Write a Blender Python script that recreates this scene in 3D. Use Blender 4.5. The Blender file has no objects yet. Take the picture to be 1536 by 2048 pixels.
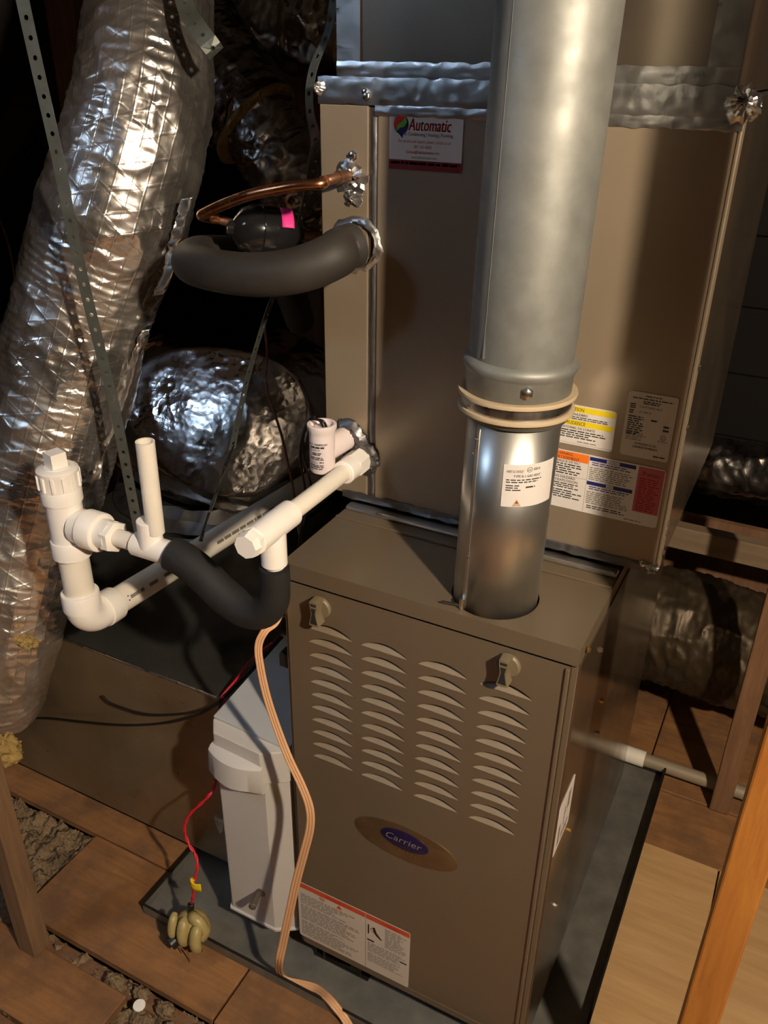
import bpy, bmesh, math, random
from mathutils import Vector, Matrix, noise, geometry
S = bpy.context.scene
COL = S.collection
rnd = random.Random(7)
# ------------------------------------------------------------------ camera
cam = bpy.data.objects.new('camera', bpy.data.cameras.new('camera'))
COL.objects.link(cam)
R_ = Matrix([[0.888808, 0.458098, 0.012919], [-0.225641, 0.412905, 0.882381], [0.398883, -0.787182, 0.470359]]).transposed()
cam.matrix_world = Matrix.Translation((0.60572, -0.86852, 1.57057)) @ R_.to_4x4()
cam.data.sensor_width = 36.0
cam.data.lens = 29.8552
cam.data.clip_start = 0.02
S.camera = cam
# ------------------------------------------------------------------ light and exposure
S.view_settings.view_transform = 'Standard'
S.view_settings.look = 'None'
S.view_settings.gamma = 1.0
S.view_settings.use_curve_mapping = False
S.view_settings.exposure = 0.95
W = bpy.data.worlds.new('attic_air'); S.world = W; W.use_nodes = True
W.node_tree.nodes['Background'].inputs[0].default_value = (0.55, 0.7, 1.0, 1)
W.node_tree.nodes['Background'].inputs[1].default_value = 0.25
BULB = Vector((1.50, -1.00, 2.10)); BULB_STRENGTH = 1950.0
WIN = Vector((-1.0, -1.3, 0)); WIN_W, WIN_H = 0.42, 0.42      # square roof opening, up to the left
RX, RZ, SL = .7, 3.71, .846
def roof(x): return RZ-SL*abs(x-RX)
WIN.z = roof(WIN.x)
def daylight():
    l = bpy.data.lights.new('daylight', 'AREA'); l.shape = 'RECTANGLE'
    l.size = WIN_W; l.size_y = WIN_H; l.energy = 5.2; l.color = (0.52, 0.72, 1.0)
    o = bpy.data.objects.new('daylight', l); COL.objects.link(o)
    n = Vector((SL, 0, -1)).normalized()                      # square to the roof slope, shining in
    o.location = WIN - n*.0; o.rotation_euler = n.to_track_quat('-Z', 'Y').to_euler()
daylight()

# ------------------------------------------------------------------ helpers
WL = {}
class MB:
    def __init__(s): s.v = []; s.f = []; s.m = []; s.uv = None
    def quadpatch(s, grid, mi=0, closeu=False):
        n = len(grid); k = len(grid[0]); b = len(s.v)
        for r in grid: s.v += [Vector(p) for p in r]
        for i in range(n-1):
            for j in range(k if closeu else k-1):
                j2 = (j+1) % k
                s.f.append((b+i*k+j, b+i*k+j2, b+(i+1)*k+j2, b+(i+1)*k+j)); s.m.append(mi)
        return b
    def face(s, pts, mi=0):
        b = len(s.v); s.v += [Vector(p) for p in pts]; s.f.append(tuple(range(b, b+len(pts)))); s.m.append(mi)
    def box(s, lo, hi, mi=0):
        (a,b,c),(d,e,g) = lo, hi
        P = [(a,b,c),(d,b,c),(d,e,c),(a,e,c),(a,b,g),(d,b,g),(d,e,g),(a,e,g)]
        n = len(s.v); s.v += [Vector(p) for p in P]
        for q in ((0,3,2,1),(4,5,6,7),(0,1,5,4),(1,2,6,5),(2,3,7,6),(3,0,4,7)):
            s.f.append(tuple(n+i for i in q)); s.m.append(mi)
        return s
    def prism(s, base, top, mi=0, caps=True):
        n = len(base); b = len(s.v)
        s.v += [Vector(p) for p in base] + [Vector(p) for p in top]
        for i in range(n):
            j = (i+1) % n; s.f.append((b+i, b+j, b+n+j, b+n+i)); s.m.append(mi)
        if caps:
            s.f.append(tuple(b+i for i in reversed(range(n)))); s.m.append(mi)
            s.f.append(tuple(b+n+i for i in range(n))); s.m.append(mi)
        return s
    def tube(s, pts, radii, n=20, mi=0, caps=True, sect=None, up=None, uv=False):
        pts = [Vector(p) for p in pts]
        if not hasattr(radii, '__len__'): radii = [radii]*len(pts)
        if len(radii) != len(pts):
            q = []
            for i in range(len(pts)):
                t = i*(len(radii)-1)/(len(pts)-1); k = min(int(t), len(radii)-2); q.append(radii[k]*(1-t+k)+radii[k+1]*(t-k))
            radii = q
        T = []
        for i in range(len(pts)):
            t = pts[min(i+1, len(pts)-1)] - pts[max(i-1, 0)]
            T.append(t.normalized() if t.length > 1e-9 else Vector((0,0,1)))
        a = Vector(up) if up else (Vector((0,0,1)) if abs(T[0].z) < .9 else Vector((1,0,0)))
        rings = []
        for i, p in enumerate(pts):
            a = (Vector(up) if up else a); a = (a - T[i]*a.dot(T[i])).normalized(); b = T[i].cross(a)
            if sect: rings.append([p + a*q[0]*radii[i] + b*q[1]*radii[i] for q in sect])
            else: rings.append([p + (a*math.cos(2*math.pi*k/n) + b*math.sin(2*math.pi*k/n))*radii[i] for k in range(n)])
        b0 = s.quadpatch(rings, mi, True); k = len(rings[0])
        if caps:
            s.f.append(tuple(b0+i for i in reversed(range(k)))); s.m.append(mi)
            e = b0+(len(rings)-1)*k; s.f.append(tuple(e+i for i in range(k))); s.m.append(mi)
        return rings
    def cyl(s, A, B, r, n=28, r2=None, mi=0, bev=0.0, caps=True, phase=None):
        A, B = Vector(A), Vector(B); d = (B-A).normalized(); r2 = r if r2 is None else r2
        if bev and caps: s.tube([A, A+d*bev, B-d*bev, B], [r-bev, r, r2, r2-bev], n, mi, True, None, phase)
        else: s.tube([A, B], [r, r2], n, mi, caps, None, phase)
        return s
    def lathe(s, prof, A, d, n=32, mi=0, caps=True):
        A = Vector(A); d = Vector(d).normalized()
        a = Vector((0,0,1)) if abs(d.z) < .9 else Vector((1,0,0)); a = (a-d*a.dot(d)).normalized(); b = d.cross(a)
        rings = [[A + d*h + (a*math.cos(2*math.pi*k/n)+b*math.sin(2*math.pi*k/n))*max(r,1e-5) for k in range(n)] for r, h in prof]
        b0 = s.quadpatch(rings, mi, True)
        if caps:
            s.f.append(tuple(b0+i for i in reversed(range(n)))); s.m.append(mi)
            e = b0+(len(rings)-1)*n; s.f.append(tuple(e+i for i in range(n))); s.m.append(mi)
        return s
    def build(s, name, mats, parent=None, smooth=35, bevel=0, seg=2, solid=0, fixn=True):
        if not isinstance(mats, (list, tuple)): mats = [mats]
        lo = Vector([min(v[i] for v in s.v) for i in range(3)]); hi = Vector([max(v[i] for v in s.v) for i in range(3)])
        c = (lo+hi)/2
        if parent is None: c.z = lo.z
        me = bpy.data.meshes.new(name)
        me.from_pydata([v-c for v in s.v], [], s.f); me.update()
        for m in mats: me.materials.append(m)
        me.polygons.foreach_set('material_index', s.m)
        if s.uv:
            L = me.uv_layers.new(name='UVMap')
            for l in me.loops: L.data[l.index].uv = s.uv[l.vertex_index]
        if fixn:
            bm = bmesh.new(); bm.from_mesh(me); bmesh.ops.recalc_face_normals(bm, faces=bm.faces); bm.to_mesh(me); bm.free()
        if smooth:
            me.shade_smooth()
            if smooth < 180: me.set_sharp_from_angle(angle=math.radians(smooth))
        o = bpy.data.objects.new(name, me); COL.objects.link(o); WL[o.name] = c
        if parent: o.parent = parent; o.location = c - WL[parent.name]
        else: o.location = c
        if bevel:
            b = o.modifiers.new('edge', 'BEVEL'); b.width = bevel; b.segments = seg; b.limit_method = 'ANGLE'; b.angle_limit = math.radians(40)
        if solid:
            q = o.modifiers.new('sheet', 'SOLIDIFY'); q.thickness = solid; q.offset = 0
        return o
def thing(name, loc, label, cat, group=None):
    o = bpy.data.objects.new(name, None); COL.objects.link(o); o.location = loc; WL[o.name] = Vector(loc)
    o.empty_display_size = .05
    o['label'] = label; o['category'] = cat
    if group: o['group'] = group
    return o
def tag(o, label=None, cat=None, group=None, kind=None):
    for k, v in (('label', label), ('category', cat), ('group', group), ('kind', kind)):
        if v: o[k] = v
    return o
def spline(P, n=8):
    P = [Vector(p) for p in P]; out = []
    for i in range(len(P)-1):
        a, b, c, d = P[max(i-1,0)], P[i], P[i+1], P[min(i+2,len(P)-1)]
        for k in range(n):
            t = k/n
            out.append(.5*((2*b)+(c-a)*t+(2*a-5*b+4*c-d)*t*t+(3*b-a-3*c+d)*t**3))
    out.append(P[-1]); return out
def lerps(L, n):
    out = []
    for i in range(len(L)-1):
        for k in range(n): out.append(L[i]+(L[i+1]-L[i])*k/n)
    return out+[L[-1]]

# ------------------------------------------------------------------ materials
def nodes(m): m.use_nodes = True; return m.node_tree.nodes, m.node_tree.links, m.node_tree.nodes['Principled BSDF']
def mat(name, col, rough=.5, metal=0., bump=0., bscale=60., var=0., vscale=8., stretch=None, rvar=0., coat=0., col2=None, spec=None, dist=.002, coatr=.1):
    m = bpy.data.materials.new(name); N, L, P = nodes(m)
    P.inputs['Base Color'].default_value = (*col, 1); P.inputs['Roughness'].default_value = rough; P.inputs['Metallic'].default_value = metal
    if coat: P.inputs['Coat Weight'].default_value = coat; P.inputs['Coat Roughness'].default_value = coatr
    if spec is not None: P.inputs['Specular IOR Level'].default_value = spec
    if bump or var or rvar:
        tc = N.new('ShaderNodeTexCoord'); mp = N.new('ShaderNodeMapping'); L.new(tc.outputs['Object'], mp.inputs['Vector'])
        if stretch: mp.inputs['Scale'].default_value = stretch
        if var or col2:
            t = N.new('ShaderNodeTexNoise'); t.inputs['Scale'].default_value = vscale; t.inputs['Detail'].default_value = 6; t.inputs['Roughness'].default_value = .6
            L.new(mp.outputs[0], t.inputs['Vector'])
            r = N.new('ShaderNodeValToRGB'); L.new(t.outputs['Fac'], r.inputs[0])
            r.color_ramp.elements[0].position = .32; r.color_ramp.elements[1].position = .68
            c2 = col2 if col2 else tuple(c*(1-var) for c in col)
            r.color_ramp.elements[0].color = (*c2, 1); r.color_ramp.elements[1].color = (*col, 1)
            L.new(r.outputs[0], P.inputs['Base Color'])
        if rvar:
            t2 = N.new('ShaderNodeTexNoise'); t2.inputs['Scale'].default_value = vscale*1.7; t2.inputs['Detail'].default_value = 5
            L.new(mp.outputs[0], t2.inputs['Vector'])
            q = N.new('ShaderNodeMapRange'); q.inputs[1].default_value = .3; q.inputs[2].default_value = .7
            q.inputs[3].default_value = max(rough-rvar, .02); q.inputs[4].default_value = rough+rvar
            L.new(t2.outputs['Fac'], q.inputs[0]); L.new(q.outputs[0], P.inputs['Roughness'])
        if bump:
            b = N.new('ShaderNodeTexNoise'); b.inputs['Scale'].default_value = bscale; b.inputs['Detail'].default_value = 4
            L.new(mp.outputs[0], b.inputs['Vector'])
            bb = N.new('ShaderNodeBump'); bb.inputs['Strength'].default_value = bump; bb.inputs['Distance'].default_value = dist
            L.new(b.outputs['Fac'], bb.inputs['Height']); L.new(bb.outputs[0], P.inputs['Normal'])
    return m
def foil_mat(name, col, rough, bump, scale, scrim=True, dist=.004, metal=1.0):
    m = bpy.data.materials.new(name); N, L, P = nodes(m)
    P.inputs['Base Color'].default_value = (*col, 1); P.inputs['Metallic'].default_value = metal; P.inputs['Roughness'].default_value = rough
    uv = N.new('ShaderNodeTexCoord')
    v = N.new('ShaderNodeTexVoronoi'); v.feature = 'F1'; v.distance = 'EUCLIDEAN'; v.inputs['Scale'].default_value = scale
    w = N.new('ShaderNodeTexNoise'); w.inputs['Scale'].default_value = scale*.55; w.inputs['Detail'].default_value = 3; w.inputs['Distortion'].default_value = 1.2
    mp = N.new('ShaderNodeMapping'); L.new(uv.outputs['Object'], mp.inputs[0])
    L.new(mp.outputs[0], v.inputs['Vector']); L.new(mp.outputs[0], w.inputs['Vector'])
    ad = N.new('ShaderNodeMath'); ad.operation = 'ADD'; L.new(v.outputs['Distance'], ad.inputs[0]); L.new(w.outputs['Fac'], ad.inputs[1])
    h = ad.outputs[0]
    if scrim:
        for ang, sc in ((0, 62.), (60, 40.), (-60, 40.)):
            mm = N.new('ShaderNodeMapping'); mm.inputs['Rotation'].default_value = (0, 0, math.radians(ang)); L.new(uv.outputs['UV'], mm.inputs[0])
            wv = N.new('ShaderNodeTexWave'); wv.wave_type = 'BANDS'; wv.inputs['Scale'].default_value = sc/ (2*math.pi) * 1.6; wv.inputs['Distortion'].default_value = .15
            L.new(mm.outputs[0], wv.inputs['Vector'])
            rp = N.new('ShaderNodeMapRange'); rp.inputs[1].default_value = .93; rp.inputs[2].default_value = 1.0; rp.inputs[3].default_value = 0; rp.inputs[4].default_value = .2
            L.new(wv.outputs['Fac'], rp.inputs[0])
            a2 = N.new('ShaderNodeMath'); a2.operation = 'ADD'; L.new(h, a2.inputs[0]); L.new(rp.outputs[0], a2.inputs[1]); h = a2.outputs[0]
    b = N.new('ShaderNodeBump'); b.inputs['Strength'].default_value = bump; b.inputs['Distance'].default_value = dist
    L.new(h, b.inputs['Height']); L.new(b.outputs[0], P.inputs['Normal'])
    r = N.new('ShaderNodeTexNoise'); r.inputs['Scale'].default_value = 9; r.inputs['Detail'].default_value = 4; L.new(mp.outputs[0], r.inputs['Vector'])
    q = N.new('ShaderNodeMapRange'); q.inputs[1].default_value = .35; q.inputs[2].default_value = .65; q.inputs[3].default_value = max(.04, rough-.1); q.inputs[4].default_value = rough+.12
    L.new(r.outputs['Fac'], q.inputs[0]); L.new(q.outputs[0], P.inputs['Roughness'])
    return m
def wood_mat(name, a, b, axis='x', scale=9., rough=.7, bump=.25, dirt=None):
    m = bpy.data.materials.new(name); N, L, P = nodes(m); P.inputs['Roughness'].default_value = rough
    tc = N.new('ShaderNodeTexCoord'); mp = N.new('ShaderNodeMapping'); L.new(tc.outputs['Object'], mp.inputs[0])
    st = {'x': (.09, 1, 1), 'y': (1, .09, 1), 'z': (1, 1, .09)}[axis]; mp.inputs['Scale'].default_value = st
    n = N.new('ShaderNodeTexNoise'); n.inputs['Scale'].default_value = scale*6; n.inputs['Detail'].default_value = 7; n.inputs['Roughness'].default_value = .65; n.inputs['Distortion'].default_value = .6
    L.new(mp.outputs[0], n.inputs['Vector'])
    r = N.new('ShaderNodeValToRGB'); r.color_ramp.elements[0].position = .34; r.color_ramp.elements[1].position = .66
    r.color_ramp.elements[0].color = (*b, 1); r.color_ramp.elements[1].color = (*a, 1); L.new(n.outputs['Fac'], r.inputs[0])
    out = r.outputs[0]
    if dirt:
        d = N.new('ShaderNodeTexNoise'); d.inputs['Scale'].default_value = 7; d.inputs['Detail'].default_value = 8; d.inputs['Roughness'].default_value = .7; L.new(tc.outputs['Object'], d.inputs['Vector'])
        dr = N.new('ShaderNodeValToRGB'); dr.color_ramp.elements[0].position = .38; dr.color_ramp.elements[1].position = .6; L.new(d.outputs['Fac'], dr.inputs[0])
        mx = N.new('ShaderNodeMix'); mx.data_type = 'RGBA'; L.new(dr.outputs[0], mx.inputs[0]); mx.inputs[6].default_value = (*dirt, 1); L.new(out, mx.inputs[7]); out = mx.outputs[2]
    L.new(out, P.inputs['Base Color'])
    bb = N.new('ShaderNodeBump'); bb.inputs['Strength'].default_value = bump; bb.inputs['Distance'].default_value = .002; L.new(n.outputs['Fac'], bb.inputs['Height']); L.new(bb.outputs[0], P.inputs['Normal'])
    return m
M = {}
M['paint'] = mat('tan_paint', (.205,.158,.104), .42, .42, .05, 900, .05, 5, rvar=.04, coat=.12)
M['louver'] = mat('tan_paint_lit', (.235,.185,.125), .55, .1, .05, 900, .05, 5)  # door paint again, lightened and dulled so the louvres look lit
M['paint_side'] = mat('tan_paint_glossy', (.25,.19,.13), .17, .8, .03, 30, .12, 5, rvar=.05)
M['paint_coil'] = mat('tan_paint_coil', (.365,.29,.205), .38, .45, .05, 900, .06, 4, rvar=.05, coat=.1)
M['gap_shade'] = mat('shadow_gap', (.012,.011,.01), .8)  # near-black stand-in for shade in gaps, slots and behind panels
M['galv'] = mat('galvanised_steel', (.62,.62,.60), .3, 1., .06, 40, .22, 28, rvar=.08)
M['galv_pipe'] = mat('galvanised_vent_pipe', (.285,.29,.265), .55, .5, .05, 30, .24, 22, rvar=.08)
M['galv_bright'] = mat('bright_vent_pipe', (.62,.61,.57), .34, .95, .04, 26, .12, 14, stretch=(1,1,.25), rvar=.05)
M['galv_dark'] = mat('dull_duct_steel', (.40,.40,.37), .2, .9, .1, 9, .3, 7, rvar=.08)
M['galv_face'] = mat('dusty_duct_steel', (.34,.26,.165), .34, .6, .15, 7, .3, 5, rvar=.1)
M['plenum'] = mat('plenum_steel', (.50,.42,.33), .30, 1., .03, 8, .10, 5, stretch=(1,1,.4), rvar=.03)
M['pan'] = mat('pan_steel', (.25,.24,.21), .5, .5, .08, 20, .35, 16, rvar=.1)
M['pan_shaded'] = mat('pan_shaded', (.05,.046,.04), .45, .8, .06, 20, .35, 12, rvar=.1)  # pan steel with shade in its colour, for far walls, rim, feet
M['tape'] = mat('foil_tape', (.74,.74,.73), .33, 1., .3, 40, .1, 30, rvar=.06, dist=.003)
M['tape_dark'] = mat('dark_foil_tape', (.20,.195,.20), .42, .9, .3, 60, .2, 30, dist=.003)
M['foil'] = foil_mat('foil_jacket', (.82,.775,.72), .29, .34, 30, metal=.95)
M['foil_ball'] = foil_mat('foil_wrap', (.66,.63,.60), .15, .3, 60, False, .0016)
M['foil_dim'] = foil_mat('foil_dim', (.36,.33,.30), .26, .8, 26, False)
M['foil_dusty_dimmed'] = foil_mat('foil_dusty_dimmed', (.062,.044,.024), .48, .6, 24, False, metal=.55)  # dust and the dim back corner, both darkened into the foil colour
M['insul_y'] = mat('yellow_fibreglass', (.42,.28,.085), .95, 0, 1., 70, .35, 30, dist=.01)
M['insul_b'] = mat('loose_insulation', (.30,.205,.115), .98, 0, 1., 60, .55, 26, dist=.02)
M['pvc'] = mat('white_pvc', (.94,.90,.84), .36, 0, .03, 30, .06, 20, coat=.15)
M['pvc_pipe'] = mat('cream_pvc', (.88,.82,.71), .38, 0, .04, 30, .1, 14)
M['pvc_pink'] = mat('pale_pink_plastic', (.82,.72,.72), .42)
M['foam'] = mat('black_foam', (.012,.012,.012), .75, 0, .12, 130, .3, 40)
M['foam_grey'] = mat('charcoal_foam', (.034,.029,.024), .62, 0, .12, 160, .25, 16)
M['black'] = mat('black_plastic', (.012,.012,.012), .35)
M['black_gloss'] = mat('black_enamel', (.012,.012,.013), .16, 0, coat=.6)
M['copper'] = mat('copper', (.80,.36,.17), .27, 1., .04, 60, .3, 26, rvar=.07)
M['copper_dull'] = mat('copper_brazed', (.33,.17,.11), .45, .8, .3, 120, .5, 60)
M['pink'] = mat('pink_tag', (.85,.045,.30), .5)
M['red_wire'] = mat('red_wire', (.55,.015,.03), .4)
M['yellow'] = mat('yellow_tag', (.85,.62,.02), .5)
M['knob'] = mat('knob_plastic', (.175,.14,.085), .5)
M['latch'] = mat('brown_latch', (.10,.082,.062), .4)
M['floor_pipe'] = mat('dimmed_white_pipe', (.27,.22,.15), .5)  # white pipe, its colour darkened for the dim light behind the pan
M['brass'] = mat('brass_screw', (.72,.5,.16), .28, 1.)
M['steel'] = mat('zinc_screw', (.62,.61,.58), .25, 1.)
M['cord'] = mat('beige_cord', (.66,.37,.19), .45)
M['cord_groove'] = mat('cord_groove', (.33,.16,.08), .6)
M['grey_plastic'] = mat('pale_grey_plastic', (.54,.515,.48), .45, 0, .05, 300)
M['grey_lid'] = mat('grey_lid', (.42,.43,.44), .42, 0, .05, 300)
M['strap'] = mat('galvanised_strap', (.24,.265,.24), .45, .75, .1, 60, .3, 30)
M['strap_dark'] = mat('dull_strap', (.08,.085,.08), .4, .8, .1, 60, .3, 30)
M['paper'] = mat('label_paper', (.70,.66,.62), .42)
M['paper_grey'] = mat('label_grey', (.56,.50,.42), .45)
M['ink'] = mat('ink', (.03,.03,.03), .6)
M['ink_grey'] = mat('ink_grey', (.22,.20,.17), .6)
M['footer_red'] = mat('label_footer', (.20,.006,.008), .5)
M['ink_red'] = mat('ink_red', (.33,.008,.012), .5)
M['lab_yellow'] = mat('label_yellow', (.80,.62,.01), .45)
M['lab_orange'] = mat('label_orange', (.85,.19,.015), .45)
M['lab_red'] = mat('label_red', (.55,.075,.03), .45)
M['lab_blue'] = mat('label_blue', (.012,.02,.16), .45)
M['lab_pink'] = mat('label_pink', (.50,.10,.12), .45)
M['logo_red'] = mat('logo_red', (.62,.03,.015), .4)
M['logo_green'] = mat('logo_green', (.10,.42,.04), .4)
M['logo_blue'] = mat('logo_blue', (.01,.02,.12), .4)
M['plate'] = mat('nameplate_gold', (.27,.185,.10), .35, .75, .05, 40, .3, 18)
M['plate_blue'] = mat('nameplate_blue', (.012,.008,.05), .25)
M['plate_text'] = mat('nameplate_silver', (.30,.28,.32), .35, .4)
M['sealant'] = mat('tan_sealant', (.50,.39,.25), .5)
M['sensor'] = mat('khaki_plastic', (.46,.36,.14), .38, 0, .2, 60, .25, 30)
M['wood_old'] = wood_mat('old_deck_board', (.34,.16,.056), (.21,.095,.032), 'x', 8, .75, .2, dirt=(.16,.08,.036))
M['wood_ply'] = wood_mat('new_plywood', (.55,.345,.155), (.44,.26,.11), 'x', 7, .65, .12)
M['wood_stud'] = wood_mat('orange_stud', (.50,.20,.034), (.33,.11,.018), 'z', 9, .5, .2)
M['wood_dark'] = wood_mat('aged_stud', (.22,.115,.058), (.14,.07,.033), 'z', 9, .75, .25)
M['wood_dusty'] = wood_mat('dusty_stud', (.24,.14,.07), (.16,.09,.045), 'z', 9, .8, .3)
M['wood_rafter'] = wood_mat('dark_rafter', (.05,.026,.016), (.03,.016,.01), 'x', 9, .85, .2)
M['wood_beam'] = wood_mat('pale_beam', (.22,.155,.095), (.16,.11,.065), 'x', 9, .7, .2)
M['deck'] = wood_mat('roof_deck', (.026,.018,.014), (.016,.012,.010), 'x', 6, .95, .2)  # roof wood coloured very dark to stay unlit behind everything
M['wallwood'] = wood_mat('wall_boards', (.007,.0045,.003), (.0045,.003,.002), 'x', 6, .9, .2)  # near-black wood, the unlit background is put into the colour
M['frame'] = mat('white_window_frame', (.6,.6,.6), .5)
def emis(name, col, st):
    m = bpy.data.materials.new(name); N, L, P = nodes(m); P.inputs['Base Color'].default_value = (0,0,0,1)
    P.inputs['Emission Color'].default_value = (*col, 1); P.inputs['Emission Strength'].default_value = st; return m
M['bulb'] = emis('glowing_bulb', (1.0, .82, .62), BULB_STRENGTH)
def glass(name):
    m = bpy.data.materials.new(name); N, L, P = nodes(m)
    P.inputs['Transmission Weight'].default_value = 1; P.inputs['Roughness'].default_value = 0; P.inputs['IOR'].default_value = 1.0; return m

# ------------------------------------------------------------------ print and labels
_tc = {}
def glyphs(text, shear=0.):
    k = (text, shear)
    if k in _tc: return _tc[k]
    cu = bpy.data.curves.new('t', 'FONT'); cu.body = text; cu.size = 1.0; cu.shear = shear; cu.resolution_u = 2
    o = bpy.data.objects.new('t', cu); COL.objects.link(o)
    dg = bpy.context.evaluated_depsgraph_get(); dg.update(); e = o.evaluated_get(dg); me = e.to_mesh()
    V = [(v.co.x, v.co.y) for v in me.vertices]; Fc = [tuple(p.vertices) for p in me.polygons]
    e.to_mesh_clear(); bpy.data.objects.remove(o); bpy.data.curves.remove(cu)
    _tc[k] = (V, Fc); return _tc[k]
class Label:
    """flat or wrapped print: u to the right, v up, in metres from the lower left corner"""
    def __init__(s, fmap, w, h, paper, cols=1, r=.004, th=.0006):
        s.map = fmap; s.w = w; s.h = h; s.mb = MB(); s.mats = [paper]; s.lay = th
        if cols == 1:
            P = []
            for cx, cy, a0 in ((w-r, r, -90), (w-r, h-r, 0), (r, h-r, 90), (r, r, 180)):
                for k in range(4):
                    a = math.radians(a0+30*k); P.append((cx+r*math.cos(a), cy+r*math.sin(a)))
            s.mb.prism([fmap(u, v, 0) for u, v in P], [fmap(u, v, th) for u, v in P])
        else:
            s.mb.quadpatch([[fmap(w*i/cols, 0, th), fmap(w*i/cols, h, th)] for i in range(cols+1)])
    def mi(s, m):
        if m not in s.mats: s.mats.append(m)
        return s.mats.index(m)
    def up_(s, k=1): return s.lay + .00022*k
    def rect(s, u0, v0, u1, v1, m, k=1, cols=1):
        z = s.up_(k); i = s.mi(m)
        for c in range(cols):
            a = u0+(u1-u0)*c/cols; b = u0+(u1-u0)*(c+1)/cols
            s.mb.face([s.map(a, v0, z), s.map(b, v0, z), s.map(b, v1, z), s.map(a, v1, z)], i)
    def poly(s, P, m, k=1): s.mb.face([s.map(u, v, s.up_(k)) for u, v in P], s.mi(m))
    def tri(s, u, v, sz, m, k=2): s.poly([(u, v), (u+sz, v), (u+sz/2, v+sz*.9)], m, k)
    def ring(s, u, v, r, m, k=1, t=.16, n=18):
        for j in range(n):
            a, b = 2*math.pi*j/n, 2*math.pi*(j+1)/n
            s.poly([(u+r*math.cos(a), v+r*math.sin(a)), (u+r*math.cos(b), v+r*math.sin(b)), (u+r*(1-t)*math.cos(b), v+r*(1-t)*math.sin(b)), (u+r*(1-t)*math.cos(a), v+r*(1-t)*math.sin(a))], m, k)
    def text(s, t, u, v, size, m, width=None, align='l', shear=0., k=2, bold=0.):
        V, Fc = glyphs(t, shear)
        if not V: return
        x0 = min(p[0] for p in V); x1 = max(p[0] for p in V)
        sx = size if width is None else width/(x1-x0)
        off = {'l': 0, 'c': -.5*(x1-x0)*sx, 'r': -(x1-x0)*sx}[align]
        i = s.mi(m)
        for dx in ((0, bold) if bold else (0,)):
            b = len(s.mb.v)
            s.mb.v += [Vector(s.map(u+off+(p[0]-x0)*sx+dx*size, v+p[1]*size, s.up_(k))) for p in V]
            for f in Fc: s.mb.f.append(tuple(b+q for q in f)); s.mb.m.append(i)
    def lines(s, u0, v0, u1, v1, rows, m, seed=1, fill=.55, ragged=.35, k=1):
        R = random.Random(seed); ph = (v1-v0)/rows
        for r in range(rows):
            vb = v1-(r+1)*ph+ph*(1-fill)/2; vt = vb+ph*fill; u = u0
            end = u1-(u1-u0)*R.random()*ragged
            while u < end:
                L = ph*R.uniform(1.0, 3.6)
                s.rect(u, vb, min(u+L, end), vt, m, k); u += L+ph*.45
    def build(s, name, parent): return s.mb.build(name, s.mats, parent, smooth=0, fixn=False)
def face_map(O, ux, uy):
    O, ux, uy = Vector(O), Vector(ux), Vector(uy); n = ux.cross(uy)
    return lambda u, v, h: O+ux*u+uy*v+n*h
def cyl_map(A, r, a0, sgn=1):
    A = Vector(A)
    def f(u, v, h):
        a = a0+u/r; q = r+h+.0004
        return A+Vector((q*math.cos(a), q*math.sin(a), v))
    return f
def screw(name, P, nrm, parent, m, r=.004):
    b = MB(); P = Vector(P); d = Vector(nrm).normalized()
    b.lathe([(r*1.35, 0), (r*1.35, r*.25), (r, r*.3), (r*.95, r*1.0), (r*.55, r*1.15)], P, d, 6)
    return b.build(name, m, parent)
def blob(name, P, nrm, r, parent, m, seed, n=26, hole=0., amp=.35, h=.006, flat=1.0):
    """crumpled patch of foil tape pressed round a pipe"""
    b = MB(); P = Vector(P); d = Vector(nrm).normalized()
    a = Vector((0,0,1)) if abs(d.z) < .9 else Vector((1,0,0)); a = (a-d*a.dot(d)).normalized(); c = d.cross(a); R = random.Random(seed)
    K = [1+amp*(1.5*noise.noise(Vector((1.6*math.cos(2*math.pi*k/n), 1.6*math.sin(2*math.pi*k/n), seed*1.7)))+.45*R.uniform(-1, 1)) for k in range(n)]
    hole = max(hole, .05); G = []
    for ri, (t, z) in enumerate(((0, 0), (.04, .3), (.3, .65), (.55, .9), (.8, 1.0), (1, 1.05))):
        row = []; tt = 1-(1-hole)*t
        for k in range(n):
            kk = 1+(K[k]-1)*(1, 1, .65, .3, .1, 0)[ri]
            q = 2*math.pi*k/n
            row.append(P+(a*math.cos(q)+c*math.sin(q)*flat)*r*tt*kk+d*max(.0004, h*z*(1+(.16 if hole > .35 else .4)*(R.uniform(-1, 1)+1.2*noise.noise(Vector((k*.35, ri*.6, seed)))))))
        G.append(row)
    b.quadpatch(G, 0, True)
    return b.build(name, m, parent, smooth=20)

# ================================================================== structure
def struct(name, b, m, label=None, **k):
    o = b.build(name, m, None, **k); o['kind'] = 'structure'
    if label: o['label'] = label
    return o
floor = struct('floor', MB().box((-2.6,-2.9,-.16), (2.6,2.4,-.12)), M['wallwood'], 'attic floor of brown deck boards over joists', smooth=0)
def fpart(name, lo, hi, m, bev=.002):
    return MB().box(lo, hi).build(name, M[m], floor, smooth=0, bevel=bev, seg=1)
T_ = .02
for q in (((-1.7,.056,-T_), (-.30,.24,0)), ((-.585,-.166,-T_), (-.0915,.052,0)), ((-.0875,-.168,-T_), (.47,.052,-.001)), ((-.298,.055,-T_), (.485,.24,-.0015)),
          ((-.95,-.332,-T_), (-.262,-.204,.001)), ((-.95,-.60,-T_), (-.30,-.337,-.002)), ((.02,-.60,-T_), (.9,-.173,-.002))):
    fpart('floor_board', *q, 'wood_old')
fpart('floor_sheet', (-2.5,.243,-T_), (.486,1.3,-.001), 'wood_old'); fpart('floor_sheet', (-2.5,1.303,-T_), (2.5,2.35,-.001), 'wood_old')
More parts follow.
